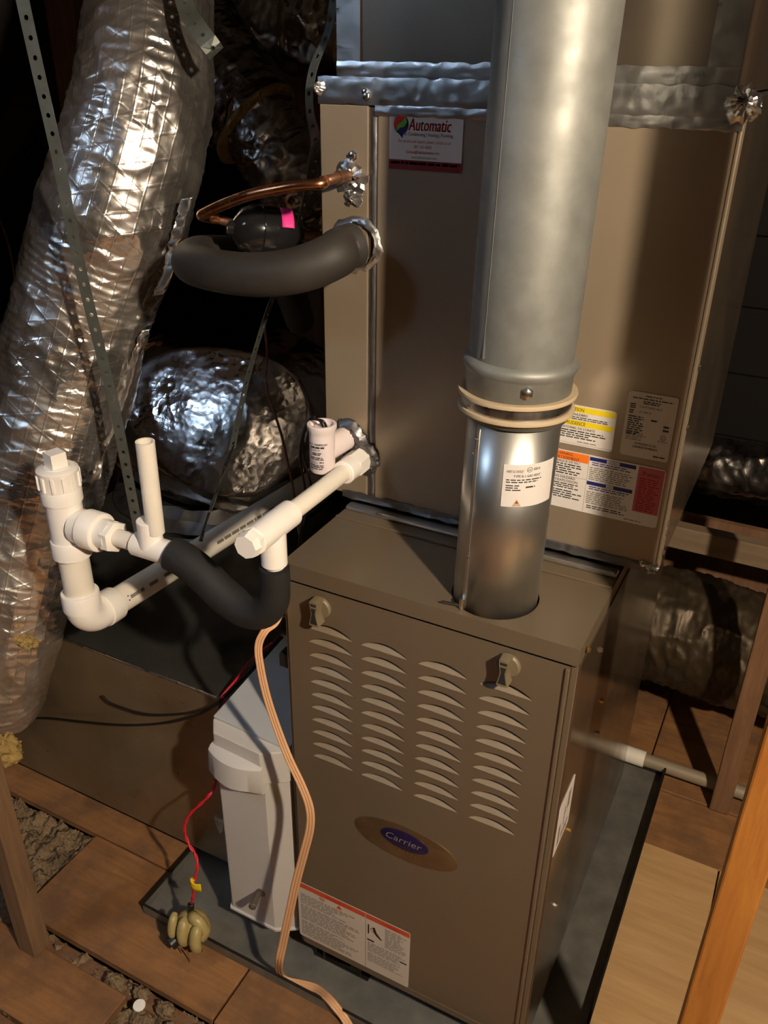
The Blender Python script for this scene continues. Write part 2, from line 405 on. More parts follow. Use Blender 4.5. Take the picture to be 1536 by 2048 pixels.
fpart('plywood_sheet', (.489,-.17,-T_), (.692,.618,.004), 'wood_ply'); fpart('plywood_sheet', (.6955,-.9,-T_), (1.9,.618,.003), 'wood_ply')
fpart('floor_board', (.489,.622,-T_), (1.9,.80,-.003), 'wood_old'); fpart('floor_board', (.489,.803,-T_), (1.9,1.3,-.001), 'wood_old')
fpart('floor_sheet', (-2.5,-2.8,-T_), (2.5,-.605,-.002), 'wood_old')
for y in (-.55, -.1845, .15, .62, 1.1, 1.6): fpart('joist', (-2.5,y-.015,-.12), (2.5,y+.015,-T_-.001), 'wood_dark')
# loose insulation in the open bays
def insulation(name, x0, x1, y0, y1, z, nx, ny, seed, label):
    b = MB(); G = []
    for i in range(nx):
        row = []
        for j in range(ny):
            x = x0+(x1-x0)*i/(nx-1); y = y0+(y1-y0)*j/(ny-1); p = Vector((x*26+seed, y*26, seed))
            h = .020*noise.noise(p)+.012*noise.noise(p*2.3)+.007*noise.noise(p*6)+.004*noise.noise(p*14)
            row.append((x+.003*noise.noise(p*9), y+.003*noise.noise(p*8), z+h))
        G.append(row)
    b.quadpatch(G)
    return tag(b.build(name, M['insul_b'], smooth=60), label, 'insulation', kind='stuff')
insulation('loose_insulation', -1.0, -.588, -.2, .054, -.022, 110, 80, 3, 'brown loose insulation in the open floor bay left of the boards')
insulation('loose_insulation', -.60, .02, -.335, -.168, -.024, 170, 60, 9, 'brown loose insulation in the gap between front floor boards')
# walls, roof
wm = M['wallwood']
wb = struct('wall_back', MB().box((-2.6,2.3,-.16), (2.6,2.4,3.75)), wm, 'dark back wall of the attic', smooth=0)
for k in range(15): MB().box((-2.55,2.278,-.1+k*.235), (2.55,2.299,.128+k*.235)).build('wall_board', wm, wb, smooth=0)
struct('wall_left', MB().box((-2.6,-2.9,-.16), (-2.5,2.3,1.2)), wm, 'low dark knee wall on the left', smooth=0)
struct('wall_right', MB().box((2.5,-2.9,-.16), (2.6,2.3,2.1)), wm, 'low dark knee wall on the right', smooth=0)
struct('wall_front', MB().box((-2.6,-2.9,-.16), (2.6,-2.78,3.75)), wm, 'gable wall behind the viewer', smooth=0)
cl = MB(); hw = WIN_W/2*.763; hv = WIN_H/2
def slab(x0, x1, y0, y1, mb=None, t=.03, dz=0):
    (mb or cl).prism([(x0,y0,roof(x0)+dz), (x1,y0,roof(x1)+dz), (x1,y0,roof(x1)+t+dz), (x0,y0,roof(x0)+t+dz)], [(x0,y1,roof(x0)+dz), (x1,y1,roof(x1)+dz), (x1,y1,roof(x1)+t+dz), (x0,y1,roof(x0)+t+dz)])
slab(RX, 2.7, -2.9, 2.4); slab(-2.6, WIN.x-hw, -2.9, 2.4); slab(WIN.x+hw, RX, -2.9, 2.4); slab(WIN.x-hw, WIN.x+hw, -2.9, WIN.y-hv); slab(WIN.x-hw, WIN.x+hw, WIN.y+hv, 2.4)
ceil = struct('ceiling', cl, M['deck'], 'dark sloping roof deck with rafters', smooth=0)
for y in (-2.2, -1.79, -1.07, -.4, .2, .8, 1.4, 2.0):
    for x0, x1 in ((-2.5, RX-.01), (RX+.01, 2.5)):
        MB().prism([(x0,y,roof(x0)-.15), (x1,y,roof(x1)-.15), (x1,y,roof(x1)-.002), (x0,y,roof(x0)-.002)], [(x0,y+.038,roof(x0)-.15), (x1,y+.038,roof(x1)-.15), (x1,y+.038,roof(x1)-.002), (x0,y+.038,roof(x0)-.002)]).build('rafter', M['wood_rafter'], ceil, smooth=0)
wn = MB()
for q in ((WIN.x-hw-.03,WIN.x-hw,WIN.y-hv-.03,WIN.y+hv+.03), (WIN.x+hw,WIN.x+hw+.03,WIN.y-hv-.03,WIN.y+hv+.03), (WIN.x-hw,WIN.x+hw,WIN.y-hv-.03,WIN.y-hv), (WIN.x-hw,WIN.x+hw,WIN.y+hv,WIN.y+hv+.03)): slab(*q, wn, .05, -.012)
win = struct('window_1', wn, M['frame'], 'square roof window letting in blue daylight', smooth=0)
pn = MB(); slab(WIN.x-hw, WIN.x+hw, WIN.y-hv, WIN.y+hv, pn, .004, -.008); pn.build('pane', glass('window_glass'), win, smooth=0)
# hanging bare bulb (to the right of the viewer)
def lamp():
    P = BULB; t = thing('bare_bulb_lamp', (P.x,P.y,P.z), 'bare glowing bulb in a porcelain holder hanging right of the viewer', 'lamp')
    MB().lathe([(.004,-.038), (.024,-.031), (.036,-.008), (.034,.012), (.022,.032), (.0135,.05)], P, (0,0,1), 24).build('glass_bulb', M['bulb'], t, smooth=180)
    MB().lathe([(.014,.048), (.02,.05), (.024,.08), (.055,.09), (.055,.1)], P, (0,0,1), 24).build('lampholder', M['pvc'], t)
    MB().cyl(P+Vector((0,0,.1)), (P.x,P.y,roof(P.x)-.01), .004, 8).build('cable', M['black'], t)
lamp()
# timber
def stud(name, lo, hi, m, label, cat='stud', bev=.003, par=None):
    return tag(MB().box(lo, hi).build(name, M[m], smooth=0, bevel=bev), label, cat)
stud('wall_stud', (.657,-.090,.005), (.7015,-.050,roof(.70)-.16), 'wood_stud', 'orange lumber stud standing on plywood in the right foreground')
stud('wall_stud', (.646,.79,0), (.690,.825,2.2), 'wood_dark', 'dark brown stud at back right crossing the foil duct')
stud('wall_stud', (-.515,-.232,.002), (-.470,-.192,1.02), 'wood_dusty', 'dusty stud at lower left edge standing in the insulation')
tag(MB().box((.30,1.10,.50), (2.4,1.138,.560)).build('cross_beam', M['wood_beam'], smooth=0, bevel=.002), 'pale horizontal lumber beam behind the cabinet at right', 'beam')
tag(MB().box((.2,1.30,.001), (2.4,1.32,.50)).build('back_board', M['wood_dark'], smooth=0), 'dark brown board panel under the pale beam at right', 'board')
stud('wall_stud', (-.47,1.75,0), (-.36,1.79,2.3), 'wood_dark', 'dark reddish stud far behind the copper tube')
stud('wall_stud', (-.85,1.33,0), (-.735,1.37,2.1), 'wood_dark', 'dark reddish stud behind the lower end of the dim crumpled duct')
stud('wall_stud', (-1.295,.95,0), (-1.20,.99,1.8), 'wood_dark', 'dark reddish stud behind the leaning foil duct at upper left')

# ================================================================== furnace
FT = .931
fur = thing('furnace', (.2225,.36,.08), 'tan upright gas furnace with louvred front door standing in a metal pan', 'furnace')
b = MB()
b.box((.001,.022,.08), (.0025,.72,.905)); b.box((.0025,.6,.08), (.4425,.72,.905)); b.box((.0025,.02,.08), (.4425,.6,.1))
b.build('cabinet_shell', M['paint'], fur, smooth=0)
MB().box((.4425,.002,.08), (.445,.72,.905)).build('side_panel', M['paint_side'], fur, smooth=0)
MB().box((.4327,.0008,.08), (.4422,.02,.903)).build('corner_post', M['paint'], fur, smooth=0, bevel=.0015)
MB().box((.0005,.004,.08), (.0045,.0215,.903)).build('corner_post', M['paint'], fur, smooth=0)
MB().box((.006,.035,.1), (.434,.04,.9)).build('dark_backing', M['gap_shade'], fur, smooth=0)  # black sheet added to give the darkness seen through the louvre slits
# top cap with a hole round the vent
VC = (.305,.063); VR = .0565
b = MB()
outer = [(.004,-.004), (.4425,-.004), (.4455,.72), (0,.72)]
hole = [(VC[0]+(VR+.003)*math.cos(2*math.pi*k/40), VC[1]+(VR+.003)*math.sin(2*math.pi*k/40)) for k in range(40)]
tri = geometry.tessellate_polygon([[Vector((x,y,0)) for x,y in outer], [Vector((x,y,0)) for x,y in hole]])
al = outer+hole
for t in tri: b.face([(al[i][0], al[i][1], FT) for i in t])
for i in range(4):
    p, q = outer[i], outer[(i+1)%4]; b.face([(p[0],p[1],FT), (q[0],q[1],FT), (q[0],q[1],.9045), (p[0],p[1],.9045)])
cap = b.build('top_cap', M['paint'], fur, smooth=0)
bm = bmesh.new(); bm.from_mesh(cap.data); bmesh.ops.remove_doubles(bm, verts=bm.verts, dist=1e-5); bm.to_mesh(cap.data); bm.free()
bv = cap.modifiers.new('edge', 'BEVEL'); bv.width = .003; bv.segments = 2; bv.limit_method = 'ANGLE'; bv.angle_limit = math.radians(60)
b = MB(); b.cyl((VC[0],VC[1],.895), (VC[0],VC[1],.903), VR+.0025, 40); b.build('vent_collar', M['gap_shade'], fur)  # coloured black for the shade in the gap round the pipe
b = MB(); b.box((.004,.150,FT), (.441,.1535,FT+.0035)); b.box((.004,.1535,FT), (.441,.19,FT+.0015)); b.build('rear_flange', M['paint'], fur, smooth=0, bevel=.001)
b = MB(); b.box((.006,.176,FT+.0017), (.4415,.1965,FT+.0095)); b.build('joint_tape', M['tape'], fur, smooth=0, bevel=.004)
# door with pierced louvres
door_o = [(.007,.0835), (.4325,.0835), (.4325,.8975), (.007,.8975)]
LX = (.0425,.1310,.2222,.3137); LW = .0765; LP = .02533; LZ = .8255; LH = .0150; NA = 12
def arc(k): t = k/NA; return (LW*t, LH*math.sin(math.pi*t)**.75)
holes = []
for c in LX:
    for r in range(11):
        z = LZ-r*LP
        holes.append([(c+arc(k)[0], z+arc(k)[1]) for k in range(NA+1)])
polys = [[Vector((x,z,0)) for x,z in door_o]]+[[Vector((x,z,0)) for x,z in reversed(hh)] for hh in holes]
tri = geometry.tessellate_polygon(polys); al = door_o[:]
for hh in holes: al += list(reversed(hh))
b = MB(); base = len(b.v); b.v += [Vector((x,0,z)) for x,z in al]
for t in tri: b.f.append(tuple(base+i for i in t)); b.m.append(0)
i0 = 4
for hh in holes:
    n = len(hh)
    for k in range(n-1):
        p, q = al[i0+k], al[i0+k+1]; b.face([(p[0],0,p[1]), (q[0],0,q[1]), (q[0],.0018,q[1]), (p[0],.0018,p[1])])
    i0 += n
for p, q in ((0,1), (1,2), (2,3), (3,0)):
    p, q = door_o[p], door_o[q]; b.face([(p[0],0,p[1]), (q[0],0,q[1]), (q[0],.02,q[1]), (p[0],.02,p[1])])
door = b.build('door_panel', M['paint'], fur, smooth=0)
b = MB(); G = []
for t in (0, .35, .7, 1):
    G.append([(arc(k)[0], .0003+.0135*t*min(1, 1.6*math.sin(math.pi*k/NA)) if 0 < k < NA else .0003, arc(k)[1]*t) for k in range(NA+1)])
b.quadpatch(G)
lv = None
for c in LX:
    for r in range(11):
        z = LZ-r*LP
        if lv is None:
            bb = MB(); bb.v = [v+Vector((c,0,z)) for v in b.v]; bb.f = b.f; bb.m = b.m
            lv = bb.build('louver', M['louver'], door, smooth=60); L0 = Vector((c,0,z)); l0 = lv.location.copy()
        else:
            o = lv.copy(); COL.objects.link(o); o.parent = door; o.location = l0+Vector((c,0,z))-L0
MB().box((.4265,-.0035,.0835), (.4325,0,.8955)).build('edge_trim', M['paint'], door, smooth=0, bevel=.0015)
MB().box((.008,-.001,.0835), (.425,0,.0995)).build('bottom_lip', M['paint'], door, smooth=0, bevel=.0006)
for x, z in ((.0655,.8705), (.3515,.8725)):
    b = MB()
    b.lathe([(.0175,0), (.0175,.003), (.0155,.0055), (.006,.006)], (x,0,z), (0,-1,0), 32)
    prof = [(-.0072,.019), (-.0058,.008), (-.0040,0), (-.0058,-.010), (-.0086,-.0205), (0,-.0225), (.0086,-.0205), (.0058,-.010), (.0040,0), (.0058,.008), (.0072,.019), (0,.0205)]
    b.prism([(x+p[0],-.004,z+p[1]) for p in prof], [(x+p[0]*.92,-.021,z+p[1]) for p in prof])
    s1 = [(-.0040,.009), (-.0024,0), (-.0042,-.010), (-.006,-.018), (.006,-.018), (.0042,-.010), (.0024,0), (.0040,.009)]
    b.face([(x+p[0],-.0212,z+p[1]) for p in s1], 1)  # black faces painted on the front for the shade of a hollow slot
    b.face([(x+p[0],-.0212,z+p[1]) for p in ((-.005,.0165), (-.0043,.0125), (.0043,.0125), (.005,.0165))], 1)
    b.build('turn_latch', [M['knob'], M['gap_shade']], door, smooth=30)
# nameplate
nx, nz = .2122, .4612
b = MB(); b.lathe([(1,0), (1,.0011), (.985,.0016), (.4,.0016), (.02,.0016)], (0,0,0), (0,-1,0), 56)
b.v = [Vector((nx+v.x*.0918, v.y, nz+v.z*.0385)) for v in b.v]

k0 = len(b.v); b.lathe([(1,.0016), (1,.0024), (.94,.0028), (.02,.0028)], (0,0,0), (0,-1,0), 44, mi=1)
for i in range(k0, len(b.v)): v = b.v[i]; b.v[i] = Vector((nx-.0008+v.x*.0425, v.y, nz+.0065+v.z*.0200))
lb = Label(face_map((nx-.05,-.0030,nz-.03), (1,0,0), (0,0,1)), .001, .001, M['plate'])
lb.mb = MB(); lb.mats = [M['plate']]
lb.text('Carrier', .0492, .0322, .0195, M['plate_text'], width=.064, align='c', shear=.22)
R5 = random.Random(5)
for k in range(9): lb.rect(.018+k*.0075, .0115, .0195+k*.0075, .0115+R5.uniform(.002,.005), M['brass'])
npl = b.build('nameplate', [M['plate'], M['plate_blue']], door, smooth=30)
npl['label'] = 'oval gilt nameplate with blue oval and silver script'
o2 = lb.mb.build('lettering', lb.mats, door, smooth=0, fixn=False)
# safety label on the door
L = Label(face_map((.0005,-.0012,.1010), (1,0,0), (0,0,1)), .2285, .1495, M['paper_grey'])
L.rect(.001, .1365, .1405, .1485, M['lab_red']); L.rect(.1425, .1365, .2275, .1485, M['lab_red']); L.rect(.141, .002, .142, .1485, M['ink_grey'])
L.text('WARNING', .060, .1395, .0062, M['ink_red'], align='l'); L.text('WARNING', .178, .1395, .0062, M['ink_red'])
L.ring(.052, .130, .0055, M['lab_red'], t=.25); L.rect(.0485, .1285, .0555, .1315, M['ink_grey'], 2)
L.tri(.082, .1255, .012, M['lab_red'])
L.lines(.006, .095, .135, .122, 6, M['ink_grey'], 3, ragged=.5); L.lines(.006, .052, .135, .092, 9, M['ink_grey'], 4, ragged=.3); L.lines(.006, .008, .135, .048, 9, M['ink_grey'], 5, ragged=.5)
L.rect(.146, .098, .149, .123, M['ink']); L.poly([(.155,.119), (.160,.121), (.163,.110), (.168,.104), (.175,.095), (.172,.094), (.163,.100), (.158,.106)], M['ink']); L.ring(.157, .112, .006, M['lab_pink'], t=.3)
L.rect(.145, .0795, .159, .084, M['ink']); L.lines(.180, .080, .222, .132, 13, M['ink_grey'], 6); L.lines(.146, .050, .222, .076, 7, M['ink_grey'], 7); L.lines(.146, .022, .222, .047, 7, M['ink_grey'], 8, ragged=.5)
L.rect(.211, .060, .224, .064, M['ink'], 2)
o = L.build('safety_label', door); o['label'] = 'white safety label with red header on lower left of the door'
# side label, screws, feet, wiring entry
Ls = Label(face_map((.4452,-.002+.004,.555), (0,1,0), (0,0,1)), .078, .098, M['paper'])
Ls.lines(.035, .03, .045, .07, 4, M['ink_grey'], 2); Ls.rect(.012,.012,.022,.05, M['ink_grey']); Ls.rect(.05,.052,.062,.085, M['ink_grey']); Ls.lines(.03, .008, .07, .025, 3, M['ink_grey'], 9)
Ls.build('side_label', fur)['label'] = 'white label on the side near the front corner'
for y, z, m in ((.0247,.914,'brass'), (.2098,.6912,'brass'), (.2209,.6154,'steel'), (.1016,.5132,'brass'), (.0894,.3514,'steel'), (.12,.85,'steel')): screw('screw', (.445 if z < .9 else .4455,y,z), (1,0,0), fur, M[m], .0035)
b = MB(); b.box((.01,.03,.0045), (.13,.11,.008)); b.box((.012,.03,.008), (.016,.034,.08)); b.box((.03,.03,.008), (.036,.033,.05)); b.box((.112,.03,.008), (.116,.034,.08))
b.prism([(.036,.032,.008), (.112,.032,.008), (.112,.032,.06), (.09,.032,.02)], [(.036,.035,.008), (.112,.035,.008), (.112,.035,.06), (.09,.035,.02)])
b.build('support_foot', M['pan_shaded'], fur, smooth=0)
for lo, hi in (((.33,.05,.0045), (.43,.13,.0795)), ((.01,.58,.0045), (.11,.7,.0795)), ((.33,.58,.0045), (.43,.7,.0795))): MB().box(lo, hi).build('support_foot', M['pan_shaded'], fur, smooth=0)
b = MB(); b.cyl((.0005,.05,.775), (-.028,.05,.775), .020, 20); b.cyl((-.006,.05,.775), (-.012,.05,.775), .026, 8); b.build('conduit_connector', M['black'], fur)
b = MB(); b.lathe([(.026,0), (.026,.004), (.019,.006)], (.0002,.05,.775), (-1,0,0), 20); b.build('lock_ring', M['steel'], fur)
b = MB(); b.box((-.022,.012,.722), (.0005,.034,.748)); b.build('wire_clip', M['black'], fur, smooth=0, bevel=.002)
b = MB(); b.tube(spline([(-.02,.05,.79), (-.035,.04,.81), (-.02,.03,.835), (.0,.03,.85)]), .006, 10); b.tube(spline([(-.02,.055,.765), (-.04,.08,.75), (-.03,.12,.76), (0,.13,.76)]), .005, 10); b.build('wire_bundle', M['black'], fur)

# ================================================================== evaporator coil cabinet
coil = thing('coil_cabinet', (.2265,.4,.945), 'tan coil cabinet standing on top of the furnace behind the vent pipe', 'coil cabinet')
CX0, CX1, CY, CZ0, CZ1 = -.0385, .4905, .197, .9475, 1.5375
b = MB(); b.box((CX0+.002,CY+.012,CZ0), (CX1-.002,.70,CZ1)); b.build('cabinet_body', M['gap_shade'], coil, smooth=0)
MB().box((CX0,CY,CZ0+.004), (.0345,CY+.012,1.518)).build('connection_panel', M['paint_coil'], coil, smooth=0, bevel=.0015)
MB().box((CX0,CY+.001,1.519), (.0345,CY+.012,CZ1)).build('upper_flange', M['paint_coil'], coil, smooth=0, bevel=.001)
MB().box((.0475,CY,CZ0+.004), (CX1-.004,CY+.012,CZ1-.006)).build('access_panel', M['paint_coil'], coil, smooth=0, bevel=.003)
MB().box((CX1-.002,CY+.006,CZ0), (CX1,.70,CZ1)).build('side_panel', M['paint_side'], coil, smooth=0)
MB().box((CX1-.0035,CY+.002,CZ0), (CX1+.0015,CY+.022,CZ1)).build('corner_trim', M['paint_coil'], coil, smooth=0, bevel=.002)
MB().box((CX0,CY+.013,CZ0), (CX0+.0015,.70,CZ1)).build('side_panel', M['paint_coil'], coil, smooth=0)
def crumple(lo, hi, nx, nz, axis, amp, seed, m, name, par):
    """strip of foil tape with real wrinkles, bulging off the face it seals"""
    b = MB(); G = []
    for i in range(nx+1):
        row = []
        for j in range(nz+1):
            u, v = i/nx, j/nz
            x = lo[0]+(hi[0]-lo[0])*u; z = lo[2]+(hi[2]-lo[2])*v
            e = min(1, 5*min(v, 1-v))
            y = lo[1]-(.0008+amp*e*(.55+.8*noise.noise(Vector((x*90, z*140, seed)))+.5*noise.noise(Vector((x*30, z*260, seed+3)))))
            if j in (0, nz): z += .0025*noise.noise(Vector((x*60, j, seed)))
            row.append((x, y, z) if axis == 'x' else (x, y, z))
        G.append(row)
    b.quadpatch(G); return b.build(name, m, par, smooth=40)
b = MB(); b.box((.0352,CY+.004,CZ0+.004), (.0468,CY+.0075,1.518)); b.build('seam_groove', M['gap_shade'], coil, smooth=0)
G = []; b = MB()
for i in range(120):
    z = CZ0+.006+(1.516-CZ0-.006)*i/119; w = .0035*noise.noise(Vector((0, z*16, 5)))
    G.append([(x+w*(1-abs(2*k/5-1)), CY+.003-.0028*math.sin(math.pi*k/5)-.0008*noise.noise(Vector((k*3, z*60, 2))), z) for k, x in enumerate([.0350+.0120*q/5 for q in range(6)])])
b.quadpatch(G); b.build('seam_tape', M['tape_dark'], coil, smooth=40)
crumple((CX0-.001,CY-.0005,1.5185), (CX1+.001,CY,1.5505), 150, 7, 'x', .0014, 3, M['tape'], 'joint_tape', coil)
crumple((.045,CY-.0005,1.5065), (CX1+.001,CY,1.5195), 130, 5, 'x', .001, 8, M['tape'], 'joint_tape', coil)
crumple((CX0+.03,CY-.001,.9445), (CX1-.02,CY,.9585), 120, 5, 'x', .0018, 12, M['tape_dark'], 'base_tape', coil)
blob('tape_wad', (CX1-.004,CY-.002,1.535), (.3,-1,.1), .018, coil, M['tape'], 31, amp=.28, h=.010, n=34)
blob('tape_wad', (CX1+.001,CY+.01,1.530), (1,-.2,.1), .016, coil, M['tape'], 33, amp=.28, h=.010, n=34)
blob('tape_wad', (CX0+.003,CY-.001,1.5365), (-.3,-1,.3), .009, coil, M['tape'], 34, amp=.3, h=.008)
for P in ((.031,CY,1.5335), (.0335,CY-.002,1.529)): screw('screw', P, (0,-1,.1), coil, M['steel'], .0045)
for z in (1.005, 1.02, .975, 1.16, 1.24): screw('screw', (CX1+.0015,CY+.011,z), (1,-.1,0), coil, M['steel'], .0035)
blob('tape_wad', (CX1-.006,CY-.002,.953), (0,-1,0), .009, coil, M['tape'], 35, amp=.5, h=.007)
screw('screw', (CX1-.02,CY-.001,.957), (0,-1,0), coil, M['steel'], .004); screw('screw', (.012,CY,1.445+.012), (0,-1,0), coil, M['steel'], .0052)
screw('screw', (-.03,CY,.972), (0,-1,0), coil, M['steel'], .004)
blob('pipe_tape', (.0085,CY,1.4300), (0,-1,0), .024, coil, M['tape'], 3, amp=.35, h=.006, hole=.3)
blob('pipe_tape', (.011,CY,1.4065), (0,-1,0), .014, coil, M['tape'], 4, amp=.5, h=.005)
screw('screw', (.010,CY-.003,1.400), (0,-1,-.3), coil, M['steel'], .004)
blob('pipe_tape', (.0170,CY,1.3430), (0,-1,0), .0400, coil, M['tape'], 6, amp=.10, h=.005, hole=.74, n=44)
blob('pipe_tape', (.004,CY,1.046), (0,-1,0), .034, coil, M['tape_dark'], 9, amp=.12, h=.012, hole=.5, n=40)
blob('pipe_tape', (.0285,CY,1.0215), (0,-1,0), .0300, coil, M['tape_dark'], 12, amp=.12, h=.009, hole=.6, n=40)
# printed labels on the access panel
fm = lambda x, z: face_map((x,CY-.0006,z), (1,0,0), (0,0,1))
L = Label(fm(.0662,1.4445), .1020, .0745, M['paper'], r=.001)
L.rect(0, 0, .102, .0118, M['footer_red']); L.lines(.003, .0063, .099, .0100, 1, M['paper'], 2, ragged=0, fill=.8)
cx, cy, R = .0168, .0535, .0105
L.poly([(cx+R*math.cos(a)*1.0, cy+R*math.sin(a)*1.12) for a in [2*math.pi*k/28 for k in range(28)]], M['logo_blue'])
L.poly([(cx-R*.25, cy+R*1.05), (cx, cy+R*1.5), (cx+R*.45, cy+R*.9)], M['logo_red']); L.poly([(cx+R*.3, cy-R*1.05), (cx+.002, cy-R*1.55), (cx-R*.4, cy-R*.95)], M['logo_blue'])
L.poly([(cx+R*math.cos(a), cy+R*1.12*math.sin(a)) for a in [math.radians(50+k*12) for k in range(15)]]+[(cx-R*.45, cy-R*.15), (cx+R*.1, cy+R*.15), (cx+R*.6, cy+R*.75)], M['logo_red'], 2)
L.poly([(cx+R*.6, cy+R*.85), (cx+R*.1, cy+R*.25), (cx-R*.45, cy-R*.05), (cx-R*.72, cy-R*.82), (cx-R*.1, cy-R*.4), (cx+R*.5, cy-R*.25), (cx+R*.8, cy+R*.3)], M['logo_green'], 3)
L.text('Automatic', .0268, .0470, .0205, M['ink_red'], width=.059, shear=.22, bold=.04); L.text('Since 1947', .0590, .0640, .0038, M['ink_grey'], width=.0155)
L.text('Air Conditioning | Heating | Plumbing', .0200, .0408, .0060, M['ink'], width=.069)
L.text('For service and repairs, please contact us at:', .0500, .0325, .0055, M['ink_red'], width=.074, align='c', shear=.2)
L.text('801-363-4850', .0480, .0262, .0055, M['ink_red'], width=.024, align='c', shear=.2); L.text('Service@ ItsAutomatic.com', .0480, .0200, .0055, M['ink_red'], width=.047, align='c', shear=.2)
L.text('www.ItsAutomatic.com', .0500, .0142, .0045, M['ink'], width=.036, align='c')
L.build('service_sticker', coil)['label'] = 'white contractor sticker with round red green blue logo and red footer'
L = Label(fm(.2900,1.1115), .1155, .0570, M['paper'])
for z in (.0475, .0280): L.rect(.002, z, .1135, z+.0078, M['lab_yellow']); L.tri(.0395, z+.001, .006, M['ink'])
L.text('CAUTION', .0480, .0490, .0070, M['ink'], width=.024); L.text('PRUDENCE', .0480, .0295, .0070, M['ink'], width=.028)
L.text('UNIT OPERATION HAZARD', .0180, .0425, .0050, M['ink'], width=.060); L.lines(.012, .0365, .109, .0415, 2, M['ink'], 3, ragged=.2, fill=.5)
L.text("RISQUE OPERATIONEL DE L'UNITE", .0180, .0232, .0046, M['ink'], width=.072); L.lines(.012, .0095, .108, .0220, 4, M['ink'], 4, ragged=.3, fill=.5)
L.lines(.068, .0045, .094, .0070, 1, M['ink_grey'], 5, ragged=0)
L.rect(.001,.0022,.1145,.0026, M['ink_grey']); L.build('caution_label', coil)['label'] = 'white caution label with two yellow bands'
L = Label(fm(.4160,1.1120), .0625, .0890, M['paper_grey'])
L.lines(.022, .0835, .042, .0858, 1, M['ink'], 2, 0.6, 0); L.lines(.006, .0795, .057, .0820, 1, M['ink'], 3, .6, 0); L.lines(.02, .0735, .042, .0785, 2, M['ink'], 4, .6, .1)
L.lines(.004, .066, .014, .0735, 3, M['ink'], 5, .6); L.text('CAPVT6021ALA', .0165, .0685, .0040, M['ink'], width=.028); L.lines(.004, .0590, .012, .0650, 2, M['ink'], 6, .6); L.text('X211881 01', .0165, .0615, .0038, M['ink'], width=.015)
L.lines(.004, .030, .0245, .057, 9, M['ink'], 8, .55); L.lines(.0495, .046, .0585, .0495, 1, M['ink'], 9, .8, 0); L.lines(.0495, .041, .0585, .0445, 1, M['ink'], 10, .8, 0); L.lines(.033, .052, .042, .055, 1, M['ink'], 11, .8, 0)
L.lines(.004, .0225, .030, .0345, 4, M['ink_grey'], 12, .5); L.ring(.0515, .0325, .0035, M['ink']); L.text('UL', .0515, .0311, .0036, M['ink'], align='c', width=.0038); L.lines(.045, .0265, .058, .0280, 1, M['ink_grey'], 13, .7, 0)
L.text('ENGINEERED IN USA', .031, .0180, .0040, M['ink'], width=.028, align='c'); L.text('ASSEMBLED IN MEXICO', .031, .0132, .0040, M['ink'], width=.032, align='c'); L.lines(.043, .004, .058, .0065, 1, M['ink'], 14, .7, 0)
L.build('data_label', coil)['label'] = 'upright off-white rating label at the right edge'
L = Label(fm(.2900,1.0145), .1895, .0870, M['paper'])
L.rect(.001, .0735, .0870, .0860, M['lab_orange']); L.tri(.0330, .0800, .0052, M['ink']); L.tri(.0275, .0742, .0052, M['ink']); L.text('WARNING', .0400, .0805, .0058, M['ink'], width=.0245); L.text('AVERTISSEMENT', .0345, .0745, .0058, M['ink'], width=.040)
L.text('FIRE HAZARD / RISQUE DE FEU', .0100, .0695, .0045, M['ink'], width=.065); L.lines(.010, .0515, .084, .0685, 5, M['ink'], 3, .5, .3); L.rect(.002,.0495,.0870,.0499, M['ink_grey'])
L.text('EXPLOSION HAZARD', .0220, .0455, .0052, M['ink'], width=.050); L.text("RISQUE D'EXPLOSION", .0220, .0402, .0052, M['ink'], width=.054); L.lines(.010, .0300, .082, .0390, 3, M['ink'], 4, .5, .3); L.lines(.010, .0150, .084, .0285, 4, M['ink'], 5, .5, .3)
L.rect(.0875,.0015,.0879,.0860, M['ink_grey']); L.rect(.0885,.0795,.1505,.0850, M['lab_blue']); L.rect(.1115,.0800,.1285,.0845, M['paper'], 2); L.text('NOTICE', .1200, .0805, .0042, M['lab_blue'], width=.013, align='c', k=3)
L.lines(.092, .0725, .149, .0785, 2, M['lab_blue'], 6, .45, .2); L.lines(.090, .0510, .149, .0710, 7, M['ink_grey'], 7, .5, .3); L.rect(.0885,.0435,.1505,.0490, M['lab_blue']); L.rect(.1150,.0440,.1250,.0485, M['paper'], 2); L.text('AVIS', .1200, .0445, .0042, M['lab_blue'], width=.0075, align='c', k=3)
L.lines(.092, .0365, .149, .0425, 2, M['lab_blue'], 8, .45, .2); L.lines(.090, .0150, .149, .0345, 7, M['ink_grey'], 9, .5, .3); L.lines(.092, .0075, .146, .0135, 2, M['ink'], 10, .5, .2)
L.rect(.1540,.0190,.1880,.0855, M['lab_pink']); L.text('Puron', .1710, .0735, .0085, M['ink'], width=.021, align='c'); L.lines(.1575, .0210, .1855, .0705, 15, M['ink_red'], 11, .5, .3, 2); L.lines(.145, .0030, .168, .0055, 1, M['ink_grey'], 12, .6, 0)
L.build('warning_label', coil)['label'] = 'wide white warning label with orange, blue and pink fields'

# ================================================================== supply plenum on top
pl = thing('supply_plenum', (.2325,.42,1.5415), 'shiny sheet metal plenum above the tan coil cabinet', 'duct')
MB().box((-.0115,CY+.004,1.541), (.4775,.68,2.45)).build('sheet_metal_box', M['plenum'], pl, smooth=0, bevel=.002)
crumple((-.012,CY+.0022,1.5535), (.022,CY,2.3), 8, 60, 'x', .0003, 41, M['tape'], 'edge_tape', pl)
crumple((.444,CY+.0022,1.5535), (.478,CY,2.3), 8, 60, 'x', .0003, 44, M['tape'], 'edge_tape', pl)
crumple((-.012,CY+.0018,1.547), (.478,CY,1.568), 90, 5, 'x', .0016, 47, M['tape'], 'edge_tape', pl)

